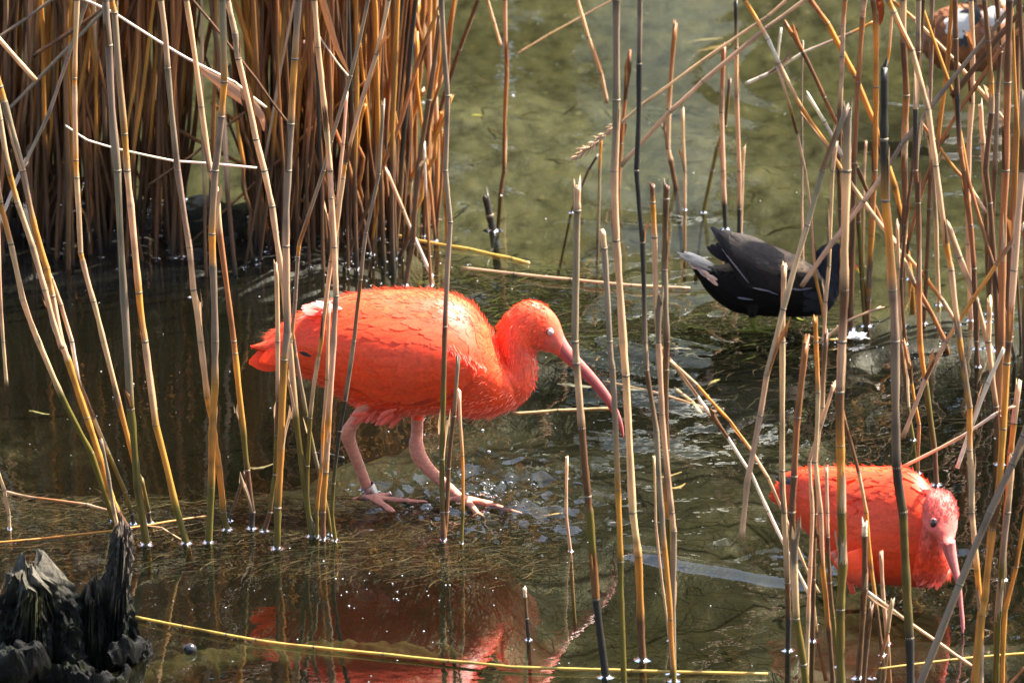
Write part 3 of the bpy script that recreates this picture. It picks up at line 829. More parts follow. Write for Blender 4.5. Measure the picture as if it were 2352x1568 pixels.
# ------------------------------------------------------------------ wading ibis
r2 = np.random.default_rng(12)
yC = P(1985, 1348)[1]
C = Trace(1751.4, 1045.1, 0.28567, yC)
ib2 = empty('scarlet_ibis', (P(1985, 1348)[0], yC, 0))
tag(ib2, 'scarlet ibis wading belly deep with its bill pointing down among reeds', 'ibis', 'scarlet ibises')
SL = -0.6 * C.m(1)                                           # its front is turned towards the camera side
dy = lambda x: (x - 700) * SL
S = lambda tx, ty, bx, by, hw: (tx, ty, bx, by, hw, dy((tx + bx) / 2))
H1, w1, g1 = loft(C, [S(85, 275, 90, 340, 20), S(170, 180, 200, 440, 75), S(300, 113, 340, 575, 190), S(480, 96, 490, 725, 290), S(700, 92, 690, 965, 370), S(950, 93, 905, 1012, 410), S(1170, 106, 1130, 1042, 390), S(1300, 190, 1330, 1058, 320), S(1395, 320, 1470, 1010, 230), S(1440, 480, 1525, 930, 130)], 7, 40)
hy = dy(1430) - 0.062
H2, w2, g2 = loft(C, [(1395, 285, 1450, 285, 30, hy + .012), (1335, 318, 1515, 318, 95, hy), (1288, 390, 1560, 390, 140, hy - .004), (1275, 480, 1578, 480, 155, hy - .008), (1282, 570, 1576, 570, 150, hy - .014), (1365, 642, 1562, 636, 100, hy - .024), (1420, 690, 1554, 684, 66, hy - .036), (1440, 720, 1552, 715, 50, hy - .042)], 5, 26)
H3, w3, g3 = loft(C, [(1290, 470, 1520, 470, 130, hy + .016), (1272, 610, 1490, 610, 135, hy + .020), (1240, 730, 1495, 730, 150, hy + .028), (1190, 840, 1522, 840, 185, hy + .040), (1160, 940, 1510, 940, 200, hy + .052), (1200, 1010, 1470, 1010, 170, hy + .060)], 5, 26)
thigh = leg(C, [(700, 800), (740, 900), (785, 985), (780, 1050)], [150, 125, 85, 30], [dy(760) - .06, dy(760) - .068, dy(760) - .068, dy(760) - .06], 14)
leg2 = leg(C, [(560, 770), (610, 880), (680, 960), (730, 1120)], [42, 38, 34, 30], [dy(640) - .05] * 4, 10)
co, fa = fuse([(w1, g1), (w2, g2), (w3, g3), thigh, leg2], 0.0026, 12)
vx, vy = unproj(co)
def ibis2_col(vx, vy, p=None):
    vx = np.asarray(vx, float); vy = np.asarray(vy, float)
    x = (vx - C.ox) / C.k; y = (vy - C.oy) / C.k
    c = np.ones(vx.shape + (3,)) * SCARLET
    def blend(c, k, w): return c * (1 - w[..., None]) + np.asarray(k) * w[..., None]
    head = smooth01((x - 1225) / 90.0) * smooth01((y - 240) / 60) * smooth01((960 - y) / 330)
    c = blend(c, (0.58, 0.13, 0.11), head * 0.85)
    c = blend(c, (0.76, 0.15, 0.10), smooth01((y - 900) / 100) * 0.5)
    lg = in_poly(x, y, [(540, 745), (600, 790), (660, 880), (640, 960), (560, 820)])
    return np.where(np.asarray(lg)[..., None], LEGPINK, c)
cols = ibis2_col(vx, vy)
add('body', co, fa, M['bird_skin'], ib2, cols * (1 + 0.12 * vnoise(vx / 9, vy / 9)[:, None]))
pl = MB(); f2c = lambda a, b, p: ibis2_col(np.float64(a), np.float64(b))
clothe(pl, H1, 6, 62, 900, 0.032, 0.010, 0.0006, f2c, 0.15, 0.10, None, 1.12, r2)
clothe(pl, H2, 1, 30, 420, 0.006, 0.003, 0.0005, f2c, 0.2, 0.4, lambda a, b: b < C.v(0, 560)[1], 1.15, r2)
clothe(pl, H3, 4, 24, 320, 0.009, 0.004, 0.0005, f2c, 0.2, 0.3, None, 1.12, r2)
fuzz(pl, H1, 3, 63, 1800, 0.008, lambda a, b, p: np.minimum(f2c(a, b, p) * 1.25, .95), r2, 0.45)
fuzz(pl, H2, 0, 24, 900, 0.0045, lambda a, b, p: np.minimum(f2c(a, b, p) * 1.1, .95), r2, 0.5, lambda a, b: b < C.v(0, 520)[1])
for k in range(26):
    x = r2.uniform(1250, 1470)
    feather(pl, C.q(x, 1018 + r2.normal(0, 12), dy(x) - .05 + r2.normal(0, .01)), np.array([r2.normal(-.4, .5), -.1, -.6]), np.array([0, -1, 0]), r2.uniform(.005, .011), 0.0018, 0.0005, (0.82, .10, .05), (0.85, .22, .17))
pl.build('plumage', M['feather'], ib2)['kind'] = 'stuff'
wg = MB()
for j0, j1, l0, wd, cnt in [(.30, .40, .075, .013, 60), (.24, .33, .06, .013, 70), (.18, .27, .046, .012, 80), (.11, .20, .036, .011, 80), (.04, .13, .03, .010, 80)]:
    clothe(wg, H1, 10, 54, cnt, l0, wd, .0016, lambda a, b, p: SCARLET, .12, .08, None, 1.1, r2, .003, (j0, j1))
feather(wg, C.q(250, 215, dy(250) - .035), np.array([-1, .5, .1]), np.array([0, -1, .6]), C.m(160), 0.010, 0, (.012, .012, .014), (.012, .012, .014))
wg.build('wing', M['feather'], ib2)
tip = P(*C.v(1609, 1432), 0.0)[1] - yC
bs = [(1425, 690, 1552, 682, 62), (1440, 740, 1556, 735, 50), (1462, 800, 1562, 792, 42), (1502, 900, 1577, 892, 34), (1535, 985, 1591, 978, 28), (1560, 1070, 1603, 1068, 23), (1576, 1200, 1613, 1200, 19), (1591, 1350, 1626, 1350, 15), (1601, 1432, 1617, 1434, 8)]
db = np.interp([s[1] for s in bs], [690, 1432], [hy - .036, tip])
gb, vb, fb = loft(C, [(*s, d) for s, d in zip(bs, db)], 5, 18)
bc = np.tile(np.array([0.60, 0.17, 0.145]), (len(vb), 1))
for i in range(gb.shape[0]):
    for j in range(18):
        a = math.cos(2 * math.pi * j / 18)                 # left .. right across the picture
        if abs(a - 0.45) < 0.16: bc[i * 18 + j] = (0.36, 0.08, 0.09)
        elif a > 0.45: bc[i * 18 + j] = (0.52, 0.14, 0.14)
add('bill', vb, fb, M['bill'], ib2, bc)
eg = MB()
e = C.q(1374, 543, hy - .012 - C.m(118))
v, f = ball(e, (0.0050, 0.003, 0.0066)); eg.add(v, f, (0.42, 0.11, 0.09))
v, f = ball(e + np.array([0.0003, -0.0014, 0]), (0.0040, 0.0030, 0.0056)); ey = eg.build('eye', M['skin'], ib2); add('pupil', v, f, M['eye'], ey, np.tile((0.006, 0.005, 0.005), (len(v), 1)))

# ------------------------------------------------------------------ dark moorhen
r3 = np.random.default_rng(13)
yD = P(1730, 752)[1]
D = Trace(1538.9, 493.8, 0.19774, yD)
mh = empty('moorhen', (P(1730, 752)[0], yD, 0))
tag(mh, 'slate black moorhen with brown wings and red bill standing behind reeds', 'moorhen')
SLATE = np.array([0.006, 0.0052, 0.0045]); BROWN = np.array([0.17, 0.122, 0.082])
K1, k1, q1 = loft(D, [(290, 600, 305, 690, 20), (410, 598, 425, 880, 75), (560, 580, 560, 1010, 120), (720, 545, 720, 1115, 155), (900, 480, 900, 1158, 180), (1100, 430, 1150, 1180, 195), (1350, 450, 1400, 1186, 195), (1550, 540, 1610, 1180, 178), (1700, 630, 1800, 1145, 150), (1790, 730, 1925, 1030, 120)], 6, 36)
K2, k2, q2 = loft(D, [(1640, 620, 1850, 1080, 130), (1690, 590, 1940, 960, 112), (1690, 500, 1968, 800, 98), (1705, 430, 1965, 690, 92), (1780, 360, 1985, 655, 90), (1900, 328, 2010, 640, 86), (2010, 365, 2060, 632, 68), (2085, 450, 2100, 612, 42)], 6, 26)
lg1 = leg(D, [(955, 1080), (955, 1180), (965, 1270), (975, 1330)], [60, 46, 40, 34], [-.02, -.02, -.02, -.01], 10)
lg2 = leg(D, [(1400, 1100), (1420, 1170), (1450, 1200)], [50, 30, 24], [.03, .04, .05], 10)
def toe_d(a, pts):
    pp = catmull([P(*D.v(*q), 0.002) for q in [a] + pts], 4); return tube(pp, np.linspace(.0036, .0018, len(pp)), 7)
tds = [toe_d((975, 1325), [(1200, 1315), (1480, 1300)]), toe_d((975, 1330), [(1090, 1355), (1250, 1385)]), toe_d((970, 1330), [(900, 1290), (850, 1265)]), toe_d((970, 1335), [(820, 1340), (660, 1345)]), toe_d((1450, 1190), [(1520, 1220), (1610, 1240)])]
co, fa = fuse([(k1, q1), (k2, q2), lg1, lg2] + tds, 0.0026, 4)
vx, vy = unproj(co)
def mh_col(vx, vy):
    x = (vx - D.ox) / D.k; y = (vy - D.oy) / D.k
    c = np.ones(np.shape(vx) + (3,)) * SLATE
    w = smooth01((np.asarray(x) - 1640) / 120)[..., None]
    c = c * (1 - w) + np.array([0.020, 0.022, 0.027]) * w
    lg = (np.asarray(y) > 1192)
    return np.where(lg[..., None], np.array([0.13, 0.135, 0.025]), c)
add('body', co, fa, M['dark_feather'], mh, mh_col(vx, vy))
pl = MB(); f3c = lambda a, b, p: mh_col(np.float64(a), np.float64(b))
nol = lambda a, b: b < D.v(0, 1170)[1]
clothe(pl, K1, 3, 53, 520, 0.020, 0.008, 0.0006, f3c, 0.2, 0.1, nol, 1.3, r3)
clothe(pl, K2, 4, 40, 420, 0.008, 0.0045, 0.0012, f3c, 0.2, 0.25, nol, 1.35, r3)
fuzz(pl, K2, 4, 38, 700, 0.004, lambda a, b, p: f3c(a, b, p) * 1.8, r3, 0.5)
for (x, y, l, a) in [(1260, 925, 300, 162), (1150, 880, 190, 165), (965, 985, 185, 172), (1400, 870, 170, 162), (1560, 870, 130, 178), (1660, 845, 150, 190)]:
    v_ = D.v(x, y); a = R(a)
    p = D.q(x, y, -D.m(212 if x > 1000 else 196))
    feather(pl, p, np.array([math.cos(a), 0.04, math.sin(a)]), np.array([0, -1, .25]), D.m(l), 0.0026, 0.0, (0.10, .10, .11), (0.18, .18, .20), curl=.05)
pl.build('plumage', M['dark_feather'], mh)['kind'] = 'stuff'
wg = MB()
def wing_mh(line, ends, count, wd, depth, tipk=1.3, base=BROWN):
    a = catmull(line, 10); b = catmull(ends, 10)
    for t in np.linspace(0, 1, count):
        ia = min(int(t * (len(a) - 1)), len(a) - 1); ib = min(int(t * (len(b) - 1)), len(b) - 1)
        s, e = a[ia] + r3.normal(0, 6, 2), b[ib] + r3.normal(0, 5, 2)
        p, q = D.q(s[0], s[1], -D.m(26 + depth[0] + (depth[1] - depth[0]) * t)), D.q(e[0], e[1], -D.m(26 + depth[2] + (depth[3] - depth[2]) * t))
        c = base * r3.uniform(.75, 1.15) * max(.06, 1.9 - 2.5 * t)
        feather(wg, p, q - p, np.array([0, -.85, .5 - .4 * t]), np.linalg.norm(q - p), wd, 0.0, c, c * tipk, curl=.2)
wing_mh([(1150, 560), (1120, 650), (1080, 740), (1020, 820), (960, 850)], [(628, 172), (600, 215), (585, 240), (650, 430), (780, 620)], 9, .018, (150, 190, 60, 150), base=np.array([.03, .026, .023]))
wing_mh([(1330, 480), (1330, 580), (1300, 700), (1250, 800), (1180, 870)], [(700, 225), (680, 300), (720, 420), (850, 580), (950, 760)], 10, .019, (110, 200, 80, 185), base=np.array([.05, .041, .034]))
wing_mh([(1560, 560), (1560, 640), (1540, 740), (1480, 820), (1400, 860)], [(1000, 350), (1000, 430), (1010, 530), (1060, 660), (1150, 800)], 12, .018, (90, 190, 90, 195))
wing_mh([(1720, 660), (1720, 720), (1700, 780), (1650, 830), (1580, 850)], [(1260, 430), (1260, 510), (1260, 600), (1300, 700), (1350, 800)], 12, .016, (80, 170, 90, 200))
wing_mh([(1810, 740), (1820, 790), (1810, 830), (1780, 850)], [(1480, 540), (1480, 620), (1480, 700), (1520, 800)], 12, .013, (70, 140, 90, 185), base=BROWN * 1.15)
for x, y, tx, ty, d_ in [(900, 560, 480, 138, 60), (880, 560, 520, 182, 66), (880, 580, 572, 212, 72)]:
    p, q = D.q(x, y, -D.m(d_ + 60)), D.q(tx, ty, -D.m(d_))
    feather(wg, p, q - p, np.array([0, -.9, .3]), np.linalg.norm(q - p), .016, 0, (.012, .011, .011), (.06, .055, .06), curl=.15)
for x, y, tx, ty in [(760, 560, 430, 368), (760, 540, 470, 345), (780, 520, 540, 325)]:
    p, q = D.q(x, y, .02), D.q(tx, ty, .03)
    feather(wg, p, q - p, np.array([0, -.9, .3]), np.linalg.norm(q - p), .014, 0, (.006, .006, .006), (.015, .015, .016), curl=.15)
for x, y, tx, ty, d_ in [(915, 790, 600, 390, 205), (1180, 890, 960, 845, 225), (1500, 860, 1300, 850, 222)]:
    p, q = D.q(x, y, -D.m(d_)), D.q(tx, ty, -D.m(d_ - 60 if x < 1000 else d_))
    feather(wg, p, q - p, np.array([0, -1, .2]), np.linalg.norm(q - p), .0022, 0, (.16, .155, .15), (.25, .24, .23), curl=.05)
wg.build('wing', M['brown_feather'], mh)
tl = MB()
for x, y, tx, ty, d_, c in [(500, 590, 88, 432, -.004, (.16, .16, .17)), (510, 585, 165, 422, .008, (.24, .24, .25)), (510, 600, 112, 462, .014, (.12, .12, .13)), (480, 640, 150, 500, -.012, (.03, .03, .035)), (520, 590, 215, 428, .02, (.26, .26, .27)), (500, 600, 130, 440, .004, (.10, .10, .11)), (520, 585, 300, 470, .01, (.3, .3, .31)), (480, 620, 120, 480, .0, (.05, .05, .055))]:
    p, q = D.q(x, y, d_), D.q(tx, ty, d_)
    feather(tl, p, q - p, np.array([0, -.8, .6]), np.linalg.norm(q - p), .0055, 0, np.array(c) * .5, c, curl=.1)
for k in range(22):
    a = r3.uniform(0, 1); b = a + r3.uniform(.12, .34)
    if b > 1.08: continue
    o = r3.normal(0, 9)
    p, q = D.q(565 - 325 * a + o, 815 - 255 * a - o, -D.m(140 - 65 * a) - .002), D.q(565 - 325 * b + o * .6, 815 - 255 * b - o * .6, -D.m(140 - 65 * b) - .002)
    feather(tl, p, q - p, np.array([0, -1, .1]), np.linalg.norm(q - p), .0045, 0, np.array((0.45, .29, .22)) * r3.uniform(.7, 1.1), (0.55, .46, .42), curl=.1)
tl.build('tail', M['feather'], mh)
gb, vb, fb = loft(D, [(2065, 430, 2085, 620, 45), (2110, 500, 2115, 630, 36), (2150, 560, 2150, 645, 26), (2185, 610, 2180, 665, 17), (2202, 668, 2196, 684, 6)], 5, 14)
bx = (unproj(vb)[0] - D.ox) / D.k; by = (unproj(vb)[1] - D.oy) / D.k
add('bill', vb, fb, M['bill'], mh, np.where((by > 618)[:, None] & (bx > 2140)[:, None], np.array([0.75, .50, .05]), np.array([.60, .03, .02])))
eg = MB(); v, f = ball(D.q(2025, 480, -D.m(66)), .0035); eg.add(v, f, (.05, .01, .01)); eg.build('eye', M['eye'], mh)

# ------------------------------------------------------------------ rusty shelduck behind the reeds
r4 = np.random.default_rng(14)
yE = P(2200, 163)[1]
E = Trace(2067.2, 0.0, 0.18316, yE)
dk = empty('shelduck', (P(2200, 163)[0], yE, 0))
tag(dk, 'rusty brown shelduck with white wing patch floating behind the reeds', 'duck')
RUST = np.array([0.24, 0.09, 0.03])
J1, j1, q1 = loft(E, [(280, 520, 290, 650, 40), (340, 300, 360, 740, 130), (470, 150, 490, 850, 215), (680, 65, 690, 890, 270), (930, 55, 930, 895, 285), (1170, 85, 1180, 880, 250), (1330, 200, 1340, 820, 170), (1400, 380, 1400, 700, 70)], 6, 34)
J2, j2, q2 = loft(E, [(1180, 150, 1360, 420, 120), (1160, -20, 1330, 60, 95), (1080, -130, 1290, -40, 90), (990, -110, 1100, 30, 95), (930, -40, 960, 40, 60)], 6, 24)
co, fa = fuse([(j1, q1), (j2, q2)], 0.0035, 4)
vx, vy = unproj(co); x = (vx - E.ox) / E.k; y = (vy - E.oy) / E.k
c = np.ones((len(co), 3)) * RUST * (1 + .5 * vnoise(x / 60, y / 60)[:, None])
c[y < 60] = (0.62, 0.42, 0.26)
c[(x < 420)] *= 0.8
add('body', co, fa, M['bird_skin'], dk, c)
wg = MB()
def duck_f(x, y, tx, ty, d_, wd, c):
    p, q = E.q(x, y, -E.m(d_)), E.q(tx, ty, -E.m(d_ - 10))
    feather(wg, p, q - p, np.array([0, -.9, .45]), np.linalg.norm(q - p), wd, .001, c, np.asarray(c) * 1.1, curl=.15)
for k in range(26): duck_f(900 + r4.normal(0, 30), 230 + 14 * r4.uniform(-6, 14), 620 + r4.normal(0, 30), 250 + 12 * r4.uniform(-5, 16), 262 + k * .5, .022, (.80, .77, .72))
for k in range(16): duck_f(1280 + r4.normal(0, 20), 160 + 10 * r4.uniform(-3, 12), 1080 + r4.normal(0, 20), 170 + 10 * r4.uniform(-3, 12), 225 + k * .4, .02, (.80, .74, .66))
for k in range(8): duck_f(1000 + r4.normal(0, 12), 140 + k * 14, 880, 150 + k * 16, 285, .018, (.015, .014, .016))
for k in range(7): duck_f(900, 400 + k * 16, 740, 480 + k * 14, 290, .016, (.012, .012, .012))
for k in range(8): duck_f(900, 150 + r4.normal(0, 10), 730, 175 + r4.normal(0, 5), 255, .010, (.03, .028, .03))
wg.build('wing', M['feather'], dk)
gb, vb, fb = loft(E, [(940, -35, 955, 35, 42), (880, -5, 885, 45, 36), (800, 15, 803, 45, 34), (770, 30, 772, 42, 20)], 4, 14)
add('bill', vb, fb, M['bill'], dk, np.tile((0.02, .02, .02), (len(vb), 1)))
pl = MB(); clothe(pl, J1, 2, 40, 420, .022, .013, .002, lambda a, b, p: RUST, .15, .2, None, 1.2, r4); pl.build('plumage', M['feather'], dk)['kind'] = 'stuff'

# ================================================================== reeds
RC = {'t': (.64, .42, .24), 'g': (.29, .205, .13), 'o': (.60, .27, .045), 'b': (.155, .072, .028), 'd': (.035, .028, .02), 'w': (.72, .63, .50), 'r': (.40, .165, .055), 'y': (.16, .115, .016)}
RN = {'t': 'tan', 'g': 'grey', 'o': 'orange', 'b': 'brown', 'd': 'blackish', 'w': 'whitish', 'r': 'reddish', 'y': 'olive'}
